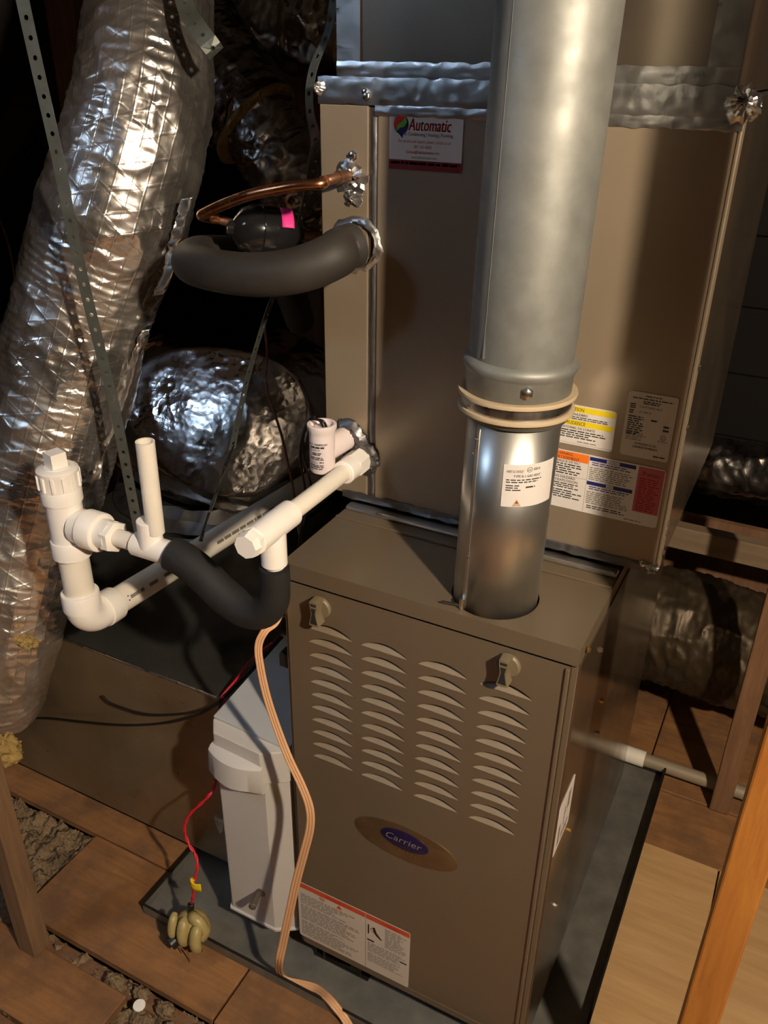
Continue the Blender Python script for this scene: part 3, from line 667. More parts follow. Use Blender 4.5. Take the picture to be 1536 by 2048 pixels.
# ================================================================== vent pipe
vx, vy = VC; TL = Vector((.0165,.002,1.0))          # slight lean of the run
vp = thing('vent_pipe', (vx,vy,.905), 'round galvanised vent pipe rising from the furnace top', 'vent pipe')
def vat(z): return Vector((vx,vy,0))+TL*(z-.931)+Vector((0,0,.931))
ax = TL.normalized()
b = MB(); b.tube([vat(.905), vat(1.205)], VR, 64, caps=False); b.build('lower_pipe', M['galv_bright'], vp, solid=.0012)
b = MB(); R1 = .0615
b.lathe([(R1+.001,1.196), (R1+.0015,1.252), (R1+.0042,1.2555), (R1+.0062,1.2605), (R1+.0050,1.2655), (R1-.0008,1.2690), (R1,1.30), (R1+.0005,2.62)], vat(0), ax, 64, caps=False)
b.build('upper_pipe', M['galv_pipe'], vp, smooth=50, solid=.001)
def ring(z, r, tilt, name, m, w=.0022, t=.0045):
    c = vat(z); b = MB(); u = (ax+Vector(tilt)).normalized()
    b.lathe([(r-t,-w), (r,-w), (r+.0007,0), (r,w), (r-t,w), (r-t,-w)], c, u, 64, caps=False); return b.build(name, m, vp)
ring(1.2255, .0705, (-.03,0,0), 'clamp_rim', M['sealant'], .0026, .0085); ring(1.2060, .0695, (-.02,0,0), 'clamp_rim', M['sealant'], .0026, .0085); ring(1.2160, .0655, (-.025,0,0), 'clamp_band', M['galv'], .0095, .003)
a = math.radians(-63); P = vat(1.243)+Vector((math.cos(a), math.sin(a), 0))*(R1+.002); screw('screw', P, (math.cos(a), math.sin(a), 0), vp, M['steel'], .0055)
for z, aa in ((1.175,-118), (1.155,-121), (1.01,-116)):
    a = math.radians(aa); P = vat(z)+Vector((math.cos(a), math.sin(a), 0))*VR; screw('screw', P, (math.cos(a), math.sin(a), 0), vp, M['steel'], .0025)
a = math.radians(-116); d = Vector((math.cos(a), math.sin(a), 0)); s_ = Vector((-math.sin(a), math.cos(a), 0))
b = MB(); p0, p1 = vat(.933)+d*(VR-.0005), vat(1.2)+d*(VR-.0005)
b.prism([p0-s_*.004, p0+s_*.0012, p0+s_*.0012+d*.0016, p0-s_*.003+d*.0022], [p1-s_*.004, p1+s_*.0012, p1+s_*.0012+d*.0016, p1-s_*.003+d*.0022]); b.build('lock_seam', M['galv_bright'], vp, smooth=0)
b = MB(); p0, p1 = vat(1.274)+d*(R1-.0003), vat(2.6)+d*(R1-.0003)
b.prism([p0-s_*.003, p0+s_*.003, p0+d*.0012], [p1-s_*.003, p1+s_*.003, p1+d*.0012]); b.build('lock_seam', M['galv_pipe'], vp, smooth=0)
a = math.radians(-118); P = vat(.936)+Vector((math.cos(a), math.sin(a), 0))*(VR+.003)
b = MB(); b.cyl(P+Vector((-.026,-.006,.001)), P+Vector((.0,-.002,.001)), .0016, 8); b.cyl(P+Vector((.001,-.002,-.004)), P+Vector((.001,-.002,.012)), .004, 8); b.build('draw_screw', M['steel'], vp)
L = Label(cyl_map(vat(1.096), VR+.0006, math.radians(-78)), .0700, .0560, M['paper'], cols=24)
L.text('HART & COOLEY', .004, .0455, .0052, M['ink_grey'], width=.020); L.ring(.031, .049, .0034, M['ink']); L.text('UL', .031, .0477, .0034, M['ink'], width=.0036, align='c'); L.lines(.036, .0475, .045, .051, 2, M['ink'], 2, .5, 0)
L.text('TYPE B-1 GAS VENT', .012, .0395, .0048, M['ink'], width=.034); L.lines(.004, .0315, .05, .0375, 2, M['ink'], 4, .5, .2); L.lines(.004, .0210, .022, .0300, 3, M['ink'], 5, .5, .2); L.lines(.028, .0245, .040, .0275, 1, M['ink'], 6, .7, 0)
L.tri(.013, .001, .011, M['sealant']); L.tri(.0165, .005, .004, M['ink_red'], 3)
L.build('vent_label', vp)['label'] = 'white printed label wrapped on the lower pipe'

# ================================================================== foil jacketed ducts
def foil_tube(name, pts, radii, m, parent, nv=220, nu=96, amp=.006, seed=1, flat=.0, caps=True, sub=12, squash=1.0, rings=0.):
    """insulated flexible duct: a swept sleeve whose skin is really crumpled"""
    P = spline(pts, sub); Rr = lerps(radii, sub); n = len(P)
    step = max(1, (n-1)/nv)
    b = MB(); uv = []; rows = []
    a = None; acc = 0.
    Q = []; RQ = []
    for i in range(nv+1):
        t = i*(n-1)/nv; k = min(int(t), n-2); f = t-k; Q.append(P[k].lerp(P[k+1], f)); RQ.append(Rr[k]*(1-f)+Rr[k+1]*f)
    for i in range(nv+1):
        T = (Q[min(i+1, nv)]-Q[max(i-1, 0)]).normalized()
        if a is None: a = Vector((1,0,0)) if abs(T.x) < .8 else Vector((0,0,1))
        a = (a-T*a.dot(T)).normalized(); c = T.cross(a)
        if i: acc += (Q[i]-Q[i-1]).length
        row = []
        for k in range(nu+1):
            q = 2*math.pi*(k % nu)/nu; d = a*math.cos(q)+c*math.sin(q)
            p = Q[i]+d*RQ[i]
            w = noise.noise(p*5+Vector((seed,0,0)))*1.3
            r1 = 1-abs(noise.noise(p*17+Vector((0,seed,0)))); r2 = 1-abs(noise.noise(p*41+Vector((seed,seed,0))))
            r3 = noise.noise(Vector((q*2.2, acc*75, seed)))
            w2 = noise.noise(Vector((p.x*9, p.y*9, p.z*4))+Vector((seed,7,0)))
            disp = amp*(w+1.0*w2+.9*(r1**4)-.5+.4*(r2**4)+.35*r3)
            if rings: disp += rings*max(0, .5+1.5*noise.noise(p*9))*math.sin(acc*2*math.pi/.0135+1.5*noise.noise(p*6))
            row.append(p+d*disp); uv.append((q*RQ[0], acc))
        rows.append(row)
    b.quadpatch(rows); b.uv = uv
    if caps:
        for row, z in ((rows[0], 0), (rows[-1], 1)):
            b.face(row[:nu] if z else list(reversed(row[:nu]))); b.uv += [(0,0)]*nu
    return b.build(name, m, parent, smooth=60, fixn=True)
fd = thing('flexible_duct', (-.70,.04,0), 'large shiny foil wrapped flexible duct leaning down from upper left', 'duct')
path = [(-0.5506,0.5600,1.8994), (-0.5241,0.4800,1.7430), (-0.4900,0.4000,1.6087), (-0.4729,0.3400,1.4906), (-0.5089,0.2800,1.3279), (-0.5599,0.2400,1.1837), (-0.5964,0.1950,1.0413), (-0.6359,0.1300,0.8655), (-0.6585,0.0600,0.6964), (-0.6718,0.0000,0.5396), (-0.7065,-0.0300,0.3955)]
foil_tube('foil_jacket', path, [.100,.100,.105,.118,.126,.121,.124,.122,.112,.102,.090], M['foil'], fd, 640, 150, .0040, 3, rings=.0005)
# torn tape seam hanging on its right edge, and loose fibreglass at the foot
def ribbon(pts, W, n, mi, b, wob=.004, seed=1):
    P = spline(pts, n); rows = []
    for i, p in enumerate(P):
        w = Vector(W)*(1+.35*noise.noise(Vector((i*.35, seed, 0)))); o = Vector((0,1,0))*wob*noise.noise(Vector((i*.6, 3, seed)))
        rows.append([p-w*.5+o, p-w*.16-o*.7, p+w*.18+o*.8, p+w*.5-o])
    b.quadpatch(rows, mi)
b = MB(); ribbon([(-0.3388,0.2750,1.3688), (-0.3512,0.2700,1.3344), (-0.3675,0.2620,1.2863), (-0.3745,0.2520,1.2506), (-0.3955,0.2450,1.2118)], (.020,.006,.004), 8, 0, b, .008, 2); b.build('tape_seam', M['tape'], fd, smooth=30, solid=.0006)
b = MB(); ribbon([(-0.4226,0.2350,1.1499), (-0.4497,0.2250,1.0944), (-0.4702,0.2100,1.0300), (-0.4874,0.1900,0.9756), (-0.5010,0.1700,0.9307), (-0.5040,0.1450,0.8794)], (.015,.006,.004), 8, 0, b, .007, 5); b.build('tape_seam', M['tape'], fd, smooth=30, solid=.0006)
def tuft(name, C, r, m, parent, seed, n=26, squash=(1,1,1)):
    b = MB(); G = []
    for i in range(n+1):
        th = math.pi*i/n; row = []
        for k in range(n*2):
            ph = math.pi*k/n; d = Vector((math.sin(th)*math.cos(ph), math.sin(th)*math.sin(ph), math.cos(th)))
            q = 1+.35*noise.noise(d*2.2+Vector((seed,0,0)))+.22*noise.noise(d*6+Vector((0,seed,0)))+.12*noise.noise(d*15)
            row.append(Vector(C)+Vector((d.x*squash[0], d.y*squash[1], d.z*squash[2]))*r*q)
        G.append(row)
    b.quadpatch(G, 0, True); return b.build(name, m, parent, smooth=70)
tuft('fibreglass_tuft', (-0.5825,-0.0300,0.6052), .024, M['insul_y'], fd, 4, squash=(1.7,.5,.5))
tuft('fibreglass_tuft', (-0.5635,-0.0200,0.6007), .016, M['insul_y'], fd, 7, squash=(1.3,.5,.5))
t = tag(tuft('insulation_clump', (-0.5553,-0.1300,0.4252), .036, M['insul_y'], None, 12, squash=(.9,.7,.8)), 'tan yellow insulation clump beside the dusty stud at left edge', 'insulation')

# foil wrapped boot on the return box
bo = thing('foil_wrapped_boot', (-.76,.84,.5), 'big round foil wrapped duct boot sitting on the metal return box', 'duct')
def boot():
    b = MB(); G = []; N_, K = 110, 190
    C0 = Vector((-.742,.872,.665)); NF = Vector((.266,-.82,.506)).normalized()
    for i in range(N_+1):
        t = i/N_; th = math.pi*(.02+.96*t); row = []
        for k in range(K):
            ph = 2*math.pi*k/K; cx_, sx_ = math.cos(ph), math.sin(ph)
            e = .72
            st = math.sin(th)**e; ct = math.cos(th); ct = math.copysign(abs(ct)**.8, ct)
            d = Vector((st*math.copysign(abs(cx_)**.85, cx_), st*math.copysign(abs(sx_)**.85, sx_), ct))
            p = C0+Vector((d.x*.345, d.y*.285, d.z*(.275 if ct > 0 else .168)))
            w = noise.noise(p*4.5)*1.1
            r1 = 1-abs(noise.noise(Vector((p.x*11, p.y*11, p.z*5)))); r2 = 1-abs(noise.noise(p*27+Vector((3,1,0)))); r3 = 1-abs(noise.noise(p*55))
            disp = .0055*(w+.9*r1**6+.5*r2**6+.15*r3**3-.4)*(1 if (p-C0).dot(NF) < .19 else .35)
            ex = (p-C0).dot(NF)-.232
            if ex > 0: p = p-NF*ex*.90
            p = p+Vector(d).normalized()*disp; p.z = max(p.z, .5015)
            row.append(p)
        G.append(row)
    b.quadpatch(G, 0, True); return b.build('foil_wrap', M['foil_ball'], bo, smooth=60)
boot()
b = MB(); b.lathe([(.30,.0), (.31,.004), (.275,.02), (.26,.05)], (-.772,.86,.501), (0,0,1), 60, caps=False)
for i, v in enumerate(b.v): b.v[i] = v+Vector((noise.noise(v*30), noise.noise(v*30+Vector((5,0,0))), .6*abs(noise.noise(v*36))))*.012
b.build('base_tape', M['tape'], bo, smooth=25)

# return air box
rb = thing('return_air_box', (-.61,.45,.035), 'dull sheet metal return air box lying left of the white humidifier', 'duct')
b = MB(); BX0, BX1, BY0, BY1, BZ0, BZ1 = -1.02, -.238, .109, 1.18, .034, .5
G = []
for i in range(37):
    x = BX0+(BX1-BX0)*i/36; row = []
    for j in range(25):
        z = BZ0+(BZ1-.004-BZ0)*j/24; u, v = i/36, j/24; e = min(1, 8*min(u, 1-u, v, 1-v))
        row.append((x, BY0+e*(.006*noise.noise(Vector((x*5, z*6, 2)))-.004*math.sin(math.pi*u)*math.sin(math.pi*v)), z))
    G.append(row)
b.quadpatch(G); b.build('front_sheet', M['galv_face'], rb, smooth=60, fixn=False)
b = MB(); G = []
for i in range(41):
    x = BX0+(BX1-BX0)*i/40; row = []
    for j in range(41):
        y = BY0+(BY1-BY0)*j/40; u, v = i/40, j/40; e = min(1, 6*min(u, 1-u, v, 1-v))
        row.append((x, y, BZ1+e*(.0012*noise.noise(Vector((x*4, y*4, 7))))))
    G.append(row)
b.quadpatch(G); b.build('top_sheet', M['galv_dark'], rb, smooth=60, fixn=False)
MB().box((BX1-.0015,BY0,BZ0), (BX1,BY1,BZ1-.001)).build('end_sheet', M['galv'], rb, smooth=0)
MB().box((BX0,BY0+.002,BZ0), (BX0+.0015,BY1,BZ1-.001)).build('end_sheet', M['galv_dark'], rb, smooth=0)
MB().box((BX0,BY1-.0015,BZ0), (BX1,BY1,BZ1-.001)).build('rear_sheet', M['galv_dark'], rb, smooth=0)
b = MB(); b.cyl((BX0,BY0-.0005,BZ1-.002), (BX1,BY0-.0005,BZ1-.002), .0028, 10); b.build('top_hem', M['galv'], rb)
b = MB(); b.lathe([(.02,0), (.022,.05), (.026,.10), (.028,.13)], (BX1-.030,BY0+.024,.036), (0,0,1), 24); b.build('corner_bead', M['galv'], rb)
MB().box((-.96,.16,-.0005), (-.40,1.12,.034)).build('base_rail', M['wood_dark'], rb, smooth=0)

# dim ducts behind
d2 = thing('flexible_duct', (-.45,.75,1.2), 'dim crumpled foil duct slanting behind the black filter drier', 'duct')
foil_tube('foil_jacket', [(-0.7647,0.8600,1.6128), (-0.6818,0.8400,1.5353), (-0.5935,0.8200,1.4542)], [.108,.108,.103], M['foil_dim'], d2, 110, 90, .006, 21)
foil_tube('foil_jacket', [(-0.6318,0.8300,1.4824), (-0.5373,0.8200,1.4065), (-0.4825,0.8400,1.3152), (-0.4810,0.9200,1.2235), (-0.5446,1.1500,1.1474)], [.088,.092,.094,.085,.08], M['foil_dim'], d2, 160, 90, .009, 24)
b = MB(); A, B = Vector((-0.5861,0.8200,1.4465)), Vector((-0.5586,0.8200,1.4226)); b.lathe([(.098,0), (.107,.004), (.109,.012), (.098,.018)], A, B-A, 48); b.build('collar_band', M['insul_y'], d2)
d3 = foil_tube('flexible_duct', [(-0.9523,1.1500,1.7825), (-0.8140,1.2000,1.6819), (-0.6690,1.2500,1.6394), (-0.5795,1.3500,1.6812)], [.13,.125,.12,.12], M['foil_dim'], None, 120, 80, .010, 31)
tag(d3, 'dark crumpled duct crossing overhead at top, left of the plenum', 'duct')
d4 = foil_tube('flexible_duct', [(.20,1.08,.275), (.45,1.09,.278), (.72,1.085,.27), (1.1,1.08,.262), (1.6,1.08,.27)], [.148,.15,.147,.147,.147], M['foil_dusty_dimmed'], None, 200, 110, .0085, 41)
tag(d4, 'dusty foil duct, coloured dim, lying low behind the dark brown stud at right', 'duct')
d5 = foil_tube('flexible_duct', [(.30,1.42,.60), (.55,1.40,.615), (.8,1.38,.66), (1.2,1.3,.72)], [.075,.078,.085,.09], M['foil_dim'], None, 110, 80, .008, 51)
tag(d5, 'small shiny foil duct above the pale beam, right of the tan cabinet', 'duct')
tuft('hanging_insulation', (0.3967,1.2500,1.6020), .10, M['insul_b'], None, 44, squash=(.7,.6,1.0))
bpy.data.objects['hanging_insulation']['label'] = 'brown insulation hanging at upper right edge, beside the plenum'; bpy.data.objects['hanging_insulation']['category'] = 'insulation'

# ================================================================== condensate drain
dr = thing('condensate_drain_line', (-.17,0,.70), 'white plastic condensate drain line with trap and vent stub', 'drain pipe')
pv, pp = M['pvc'], M['pvc_pipe']; DX, DY, DZ = .0271, -.0546, 1.0195; TZ = .9250; BXX = -.3640
b = MB(); b.cyl((DX,.197,DZ+.001), (DX,.160,DZ), .0205, 6); b.cyl((DX,.162,DZ), (DX,.135,DZ), .0185, 28, bev=.0015); b.build('adapter_fitting', pv, dr)
MB().cyl((DX,.14,DZ), (DX,-.02,DZ), .01335, 28).build('drain_pipe', pp, dr)
b = MB(); b.cyl((DX,-.010,DZ), (DX,-.098,DZ), .0192, 32, bev=.0012); b.cyl((DX,DY,DZ), (DX,DY,DZ-.058), .0180, 32, bev=.001); b.build('tee_fitting', pv, dr)
b = MB(); b.cyl((DX,-.096,DZ), (DX,-.106,DZ), .0196, 6); b.cyl((DX,-.106,DZ), (DX,-.117,DZ), .0185, 8, r2=.0165); b.build('cleanout_plug', pv, dr)
MB().cyl((DX,DY,DZ-.052), (DX,DY,.93), .01335, 24).build('drain_pipe', pp, dr)
trap = spline([(DX,DY,.9565), (DX-.001,DY,.925), (DX-.006,DY,.898), (DX-.026,DY,.874), (-.030,DY,.868), (-.065,DY,.881), (-.098,DY,.904), (-.128,DY,.920), (-.1540,DY,.9262)], 8)
b = MB(); b.tube(trap, [.0205,.021,.0222,.0245,.0255,.0262,.0258,.0255,.0258], 32); b.tube([(DX,DY,.957), (DX,DY,.9567)], .02, 24)
b.build('foam_sleeve', M['foam'], dr, smooth=60)['label'] = 'black foam insulation sleeve over the U-shaped trap'
b = MB(); b.cyl((-.140,DY,TZ), (-.2235,DY,TZ), .0188, 32, bev=.0012); b.cyl((-.1925,DY,TZ), (-.1925,DY,TZ+.048), .0178, 32, bev=.001)
b.cyl((-.1925,DY,TZ+.005), (-.1925,DY,TZ+.03), .0188, 32, r2=.0172); b.build('tee_fitting', pv, dr)
b = MB(); z0, z1 = TZ+.03, 1.1000
b.lathe([(.01335,z0), (.01335,z1), (.0104,z1), (.0104,z0+.02), (.0001,z0+.02)], (-.1925,DY,0), (.012,0,1), 32, caps=False); b.v = [v+Vector((-.012*.0,0,0)) for v in b.v]; b.build('vent_stub', pp, dr)
MB().cyl((-.220,DY,TZ), (-.285,DY,TZ-.001), .0137, 28).build('drain_pipe', pp, dr)
b = MB(); b.lathe([(.0140,0), (.0210,.0005), (.0255,.002), (.0255,.0150)], (-.2600,DY,TZ-.001), (-1,0,0), 6); b.cyl((-.270,DY,TZ-.001), (-.300,DY,TZ-.001), .0235, 32); b.build('reducer_bushing', pv, dr, smooth=25)
BT = Vector((BXX,DY,TZ-.001)); r15 = .0241
b = MB(); b.lathe([(.0245,0), (.0300,.001), (.0312,.003), (.0312,.030), (.0285,.0315), (.0275,.05)], (-.2900,DY,BT.z), (-1,0,0), 36)
b.cyl(BT+Vector((0,0,.062)), BT-Vector((0,0,.035)), .0278, 36); b.lathe([(.0285,0), (.0308,.0015), (.0308,.029), (.0298,.031), (.0255,.031)], BT-Vector((0,0,.0595)), (0,0,1), 36); b.lathe([(.0285,0), (.0308,.0015), (.0308,.022), (.0298,.024), (.0255,.024)], BT+Vector((0,0,.038)), (0,0,1), 36)
b.build('tee_fitting', pv, dr)
b = MB(); b.lathe([(.0300,.060), (.0300,.086), (.0312,.088), (.0312,.093), (.0290,.0945), (.0200,.096), (.019,.097)], BT, (0,0,1), 40)
for k in range(12):
    q = 2*math.pi*k/12; d = Vector((math.cos(q), math.sin(q), 0)); s_ = Vector((-d.y, d.x, 0)); p = BT+d*.0298+Vector((0,0,.064))
    b.prism([p-s_*.0028, p+s_*.0028, p+s_*.002+d*.003, p-s_*.002+d*.003], [q_+Vector((0,0,.024)) for q_ in (p-s_*.0028, p+s_*.0028, p+s_*.002+d*.003, p-s_*.002+d*.003)])
q = math.radians(30); e = .0150; c4 = [(e*math.cos(q+k*math.pi/2)*1.18, e*math.sin(q+k*math.pi/2)*1.18) for k in range(4)]
b.prism([BT+Vector((x,y,.094)) for x,y in c4], [BT+Vector((x*.97,y*.97,.120)) for x,y in c4]); b.build('cleanout_plug', pv, dr)
MB().cyl(BT-Vector((0,0,.03)), BT-Vector((0,0,.142)), r15, 36).build('drain_pipe', pp, dr)
EZ_ = BT.z-.1615; ER = .034
b = MB(); b.lathe([(.0285,0), (.0308,.0015), (.0308,.030), (.0298,.032), (.0255,.032)], (BXX,DY,EZ_), (0,0,1), 36)
arcp = [(BXX,DY+ER*(1-math.cos(t)),EZ_+.004-ER*math.sin(t)) for t in [math.pi/2*k/10 for k in range(11)]]
b.tube([(BXX,DY,EZ_+.012)]+arcp+[(BXX,DY+ER+.008,EZ_+.004-ER)], .0282, 36)
hy, hz = DY+ER+.004, EZ_+.004-ER
b.lathe([(.0282,0), (.0305,.002), (.0305,.029), (.0297,.031), (.0255,.031)], (BXX,hy,hz), (0,1,-.06), 36); b.build('elbow_fitting', pv, dr)
b = MB(); A = Vector((BXX,hy+.02,hz-.001)); B = Vector((BXX-.0,1.12,hz-.075)); b.cyl(A, B, r15, 36)
b.build('main_drain_pipe', pp, dr)
# printed line along the big pipe
ud = (B-A).normalized(); nn = Vector((.93,-.0,.37)); nn = (nn-ud*nn.dot(ud)).normalized(); vv = nn.cross(ud)
Lp = Label(lambda u, v, h: A+ud*(u+.012)+(nn*math.cos(v/r15)+vv*math.sin(v/r15))*(r15+.0003), .01, .01, M['paper']); Lp.mb = MB(); Lp.mats = [M['ink_grey']]
Lp.rect(.010, -.004, .013, .006, M['lab_blue'], 1)
for u0, u1, sd in ((.016,.05,1), (.064,.086,2), (.104,.128,3), (.134,.175,4), (.26,.46,5)): Lp.lines(u0, -.0025, u1, .0045, 1, M['ink_grey'], sd, .9, 0)
Lp.mb.build('pipe_print', Lp.mats, dr, smooth=0, fixn=False)

# float switch on the second drain port
FX, FY, FZ = -.0075, .1335, 1.0165
fs = thing('float_switch', (FX,FY,FZ), 'pale pink cylindrical float switch with black print on the second drain port', 'switch')
b = MB(); b.lathe([(.0150,0), (.0180,.0015), (.0192,.004), (.0195,.060), (.0200,.066), (.0222,.0705), (.0222,.0765), (.0210,.0775), (.0175,.0775), (.0170,.0705), (.012,.0695), (.011,.073), (.0001,.073)], (FX,FY,FZ), (0,0,1), 44, caps=False)
b.build('switch_body', M['pvc_pink'], fs)
b = MB(); b.cyl((FX,FY,FZ+.031), (FX+.008,CY,FZ+.034), .0185, 36); b.build('branch_pipe', M['pvc_pink'], fs)
a0 = math.radians(-104)
L = Label(cyl_map((FX,FY,FZ+.006), .0195, a0), .03, .05, M['paper']); L.mb = MB(); L.mats = [M['ink']]
L.text('SAFE-T-SWITCH', -.0120, .0435, .0042, M['ink'], width=.034, bold=.05); L.lines(-.003, .0385, .018, .0415, 1, M['ink'], 3, .9, 0); L.text('MODEL SS3', -.0030, .0348, .0034, M['ink'], width=.015)
L.lines(.0, .0270, .017, .0320, 2, M['ink'], 5, .6, .3); L.lines(-.004, .0195, .017, .0250, 2, M['ink'], 6, .55, .1); L.text('(UL)', -.002, .0145, .0046, M['ink'], width=.010); L.lines(.011, .0150, .017, .0175, 1, M['ink'], 7, .7, 0); L.lines(-.005, .0040, .018, .0125, 3, M['ink'], 8, .5, .2)
L.mb.build('lettering', L.mats, fs, smooth=0, fixn=False)
b = MB()
for dx, tail_ in ((0, [(-0.0979,0.2100,0.9880), (-0.0959,0.2200,0.9193), (-0.1149,0.2400,0.8814)]), (.006, [(-0.0901,0.2100,0.9898), (-0.0819,0.2200,0.9227), (-0.1066,0.2400,0.8835)])):
    b.tube(spline([(FX+.004+dx,FY-.003,FZ+.073), (FX+.001+dx,FY-.008,FZ+.085), (FX-.012,FY-.004,FZ+.083), (FX-.026-dx,FY+.02,FZ+.074), (-0.0766,0.1900,1.0417), *tail_, (-0.1463,0.2700,0.7764)], 8), .0020, 8)
b.build('lead_wire', M['black'], fs)

# ================================================================== refrigerant lines
sl = thing('suction_line', (-.08,.12,1.28), 'thick charcoal foam covered pipe curving left out of the tan cabinet', 'pipe')
b = MB(); b.tube(spline([(.0170,.192,1.3435), (.0080,.165,1.3395), (0.0257,0.1250,1.3418), (0.0005,0.1000,1.3287), (-0.0378,0.0860,1.3180), (-0.0948,0.0860,1.3103), (-0.1546,0.0980,1.3068), (-0.2096,0.1250,1.3028), (-0.2493,0.1650,1.2980), (-0.2698,0.2100,1.2956), (-0.2695,0.2600,1.2886), (-0.2612,0.3300,1.2759), (-0.2829,0.4500,1.2280), (-0.3528,0.6200,1.0856)], 8), lerps([.0300,.0300,.0300,.0300,.0295,.0290,.0290,.0295,.0305,.0305,.0305,.0305,.0305,.0305], 8), 36)
b.build('foam_sleeve', M['foam_grey'], sl, smooth=60)
cu = thing('copper_liquid_line', (-.06,.16,1.37), 'bright copper tube bending left from the cabinet to the black drier', 'pipe')
DA, DB = Vector((-0.1928,0.1850,1.3488)), Vector((-0.1168,0.2700,1.3323))
du = (DB-DA).normalized()
p = [(.0071,.196,1.4322), (.004,.176,1.4325), (-.001,.160,1.4300), (-.011,.150,1.4275)]
b = MB(); b.tube(spline(p, 6), .0068, 20); b.cyl((.0071,.19,1.4322), (.0035,.170,1.4322), .0082, 20); b.build('brazed_joint', M['copper_dull'], cu)
b = MB(); b.tube(spline([(-.006,.154,1.4285), (-0.0069,0.1420,1.4260), (-0.0315,0.1320,1.4235), (-0.0662,0.1250,1.4169), (-0.1048,0.1220,1.4076), (-0.1504,0.1260,1.3921), (-0.1864,0.1320,1.3779), (-0.2039,0.1400,1.3707), (-0.2104,0.1580,1.3657), (-0.2023,0.1750,1.3613)], 8), lerps([.0074]*10, 8), 24); b.build('copper_tube', M['copper'], cu)
b = MB(); b.tube(spline([(-0.2053,0.1720,1.3622), (-0.1975,0.1850,1.3576), (-0.1911,0.2050,1.3497)], 6), .0068, 16); b.build('brazed_stub', M['copper_dull'], cu)
fdr = thing('filter_drier', tuple((DA+DB)/2), 'black enamelled filter drier canister with pink tag behind copper tube', 'filter drier')
Ld = (DB-DA).length
b = MB(); b.lathe([(.006,-.002), (.0095,-.001), (.011,.006), (.016,.009), (.029,.018), (.0355,.031), (.0375,.045), (.0362,.0465), (.0375,.048), (.0375,Ld-.05), (.0355,Ld-.035), (.028,Ld-.018), (.012,Ld-.008), (.009,Ld)], DA, du, 48); b.build('canister', M['black_gloss'], fdr)
b = MB(); G = []
fc = Vector((.45,-1,.1)); fc = (fc-du*fc.dot(du)).normalized(); fu = du.cross(fc); fu = fu if fu.z > 0 else -fu
for i in range(13):
    q = math.radians(18+56*i/12); dd = fc*math.cos(q)+fu*math.sin(q)
    G.append([DA+du*(.072+t)+dd*.0381 for t in (0, .008, .016, .0185)])
b.quadpatch(G); b.build('pink_tag', M['pink'], fdr, smooth=60, solid=.0004)
b = MB(); b.tube(spline([DB-du*.004, DB+du*.03, DB+du*.09+Vector((0,.05,-.02))], 6), .0068, 12); b.build('outlet_tube', M['copper_dull'], fdr)

# ================================================================== straps and wires
def strap(name, pts, Ws, w, pitch, m, label, rh=.0032, sub=14, cat='strap', group=None):
    P = spline(pts, sub); Wd = [Vector(x).normalized() for x in Ws]; Wd = lerps(Wd, sub)
    D = [0]
    for i in range(1, len(P)): D.append(D[-1]+(P[i]-P[i-1]).length)
    def at(s):
        s = max(0, min(s, D[-1]-1e-6)); i = 0
        lo, hi = 0, len(D)-1
        while hi-lo > 1:
            mid = (lo+hi)//2
            if D[mid] <= s: lo = mid
            else: hi = mid
        f = (s-D[lo])/max(D[hi]-D[lo], 1e-9)
        return P[lo].lerp(P[hi], f), Wd[lo].lerp(Wd[hi], f).normalized()
    b = MB(); n = int(D[-1]/pitch)
    def f(s, t): p, q = at(s); return p+q*t
    for i in range(n):
        s0 = i*pitch; sc = s0+pitch/2; h = w/2
        O = [(s0,-h), (sc,-h), (s0+pitch,-h), (s0+pitch,0), (s0+pitch,h), (sc,h), (s0,h), (s0,0)]
        I = [(sc+rh*math.cos(a), rh*math.sin(a)) for a in [math.radians(225+45*k) for k in range(8)]]
        base = len(b.v); b.v += [f(*q) for q in O]+[f(*q) for q in I]
        for k in range(8):
            k2 = (k+1) % 8; b.f.append((base+k, base+k2, base+8+k2, base+8+k)); b.m.append(0)
    o = b.build(name, m, None, smooth=0, solid=.0011, fixn=False)
    bm = bmesh.new(); bm.from_mesh(o.data); bmesh.ops.remove_doubles(bm, verts=bm.verts, dist=1e-5); bmesh.ops.recalc_face_normals(bm, faces=bm.faces); bm.to_mesh(o.data); bm.free()
    return tag(o, label, cat, group)
strap('hanger_strap', [(-0.4088,0.0600,1.7187), (-0.4079,0.0650,1.6329), (-0.4049,0.0700,1.5457), (-0.4003,0.0750,1.4515), (-0.3994,0.0800,1.3562), (-0.3969,0.0850,1.2682), (-0.3889,0.0900,1.1666), (-0.3811,0.0950,1.0744), (-0.3787,0.1000,0.9655), (-0.3772,0.1050,0.8527), (-0.3740,0.1100,0.7687)], [(1,.35,.1)]*11, .0185, .0235, M['strap'], 'long perforated metal strap hanging straight in front of leaning duct', .0034)
strap('hanger_strap', [(-0.3900,0.3600,1.7391), (-0.3312,0.3000,1.6443), (-0.2930,0.2750,1.6112), (-0.2623,0.2700,1.5825), (-0.2729,0.3000,1.5665)], [(.9,.45,.2), (.9,.45,.2), (.75,.55,.55), (.7,.6,.7), (.7,.6,.75)], .027, .024, M['strap'], 'short wide perforated strap at the top of the leaning foil duct', .0034)
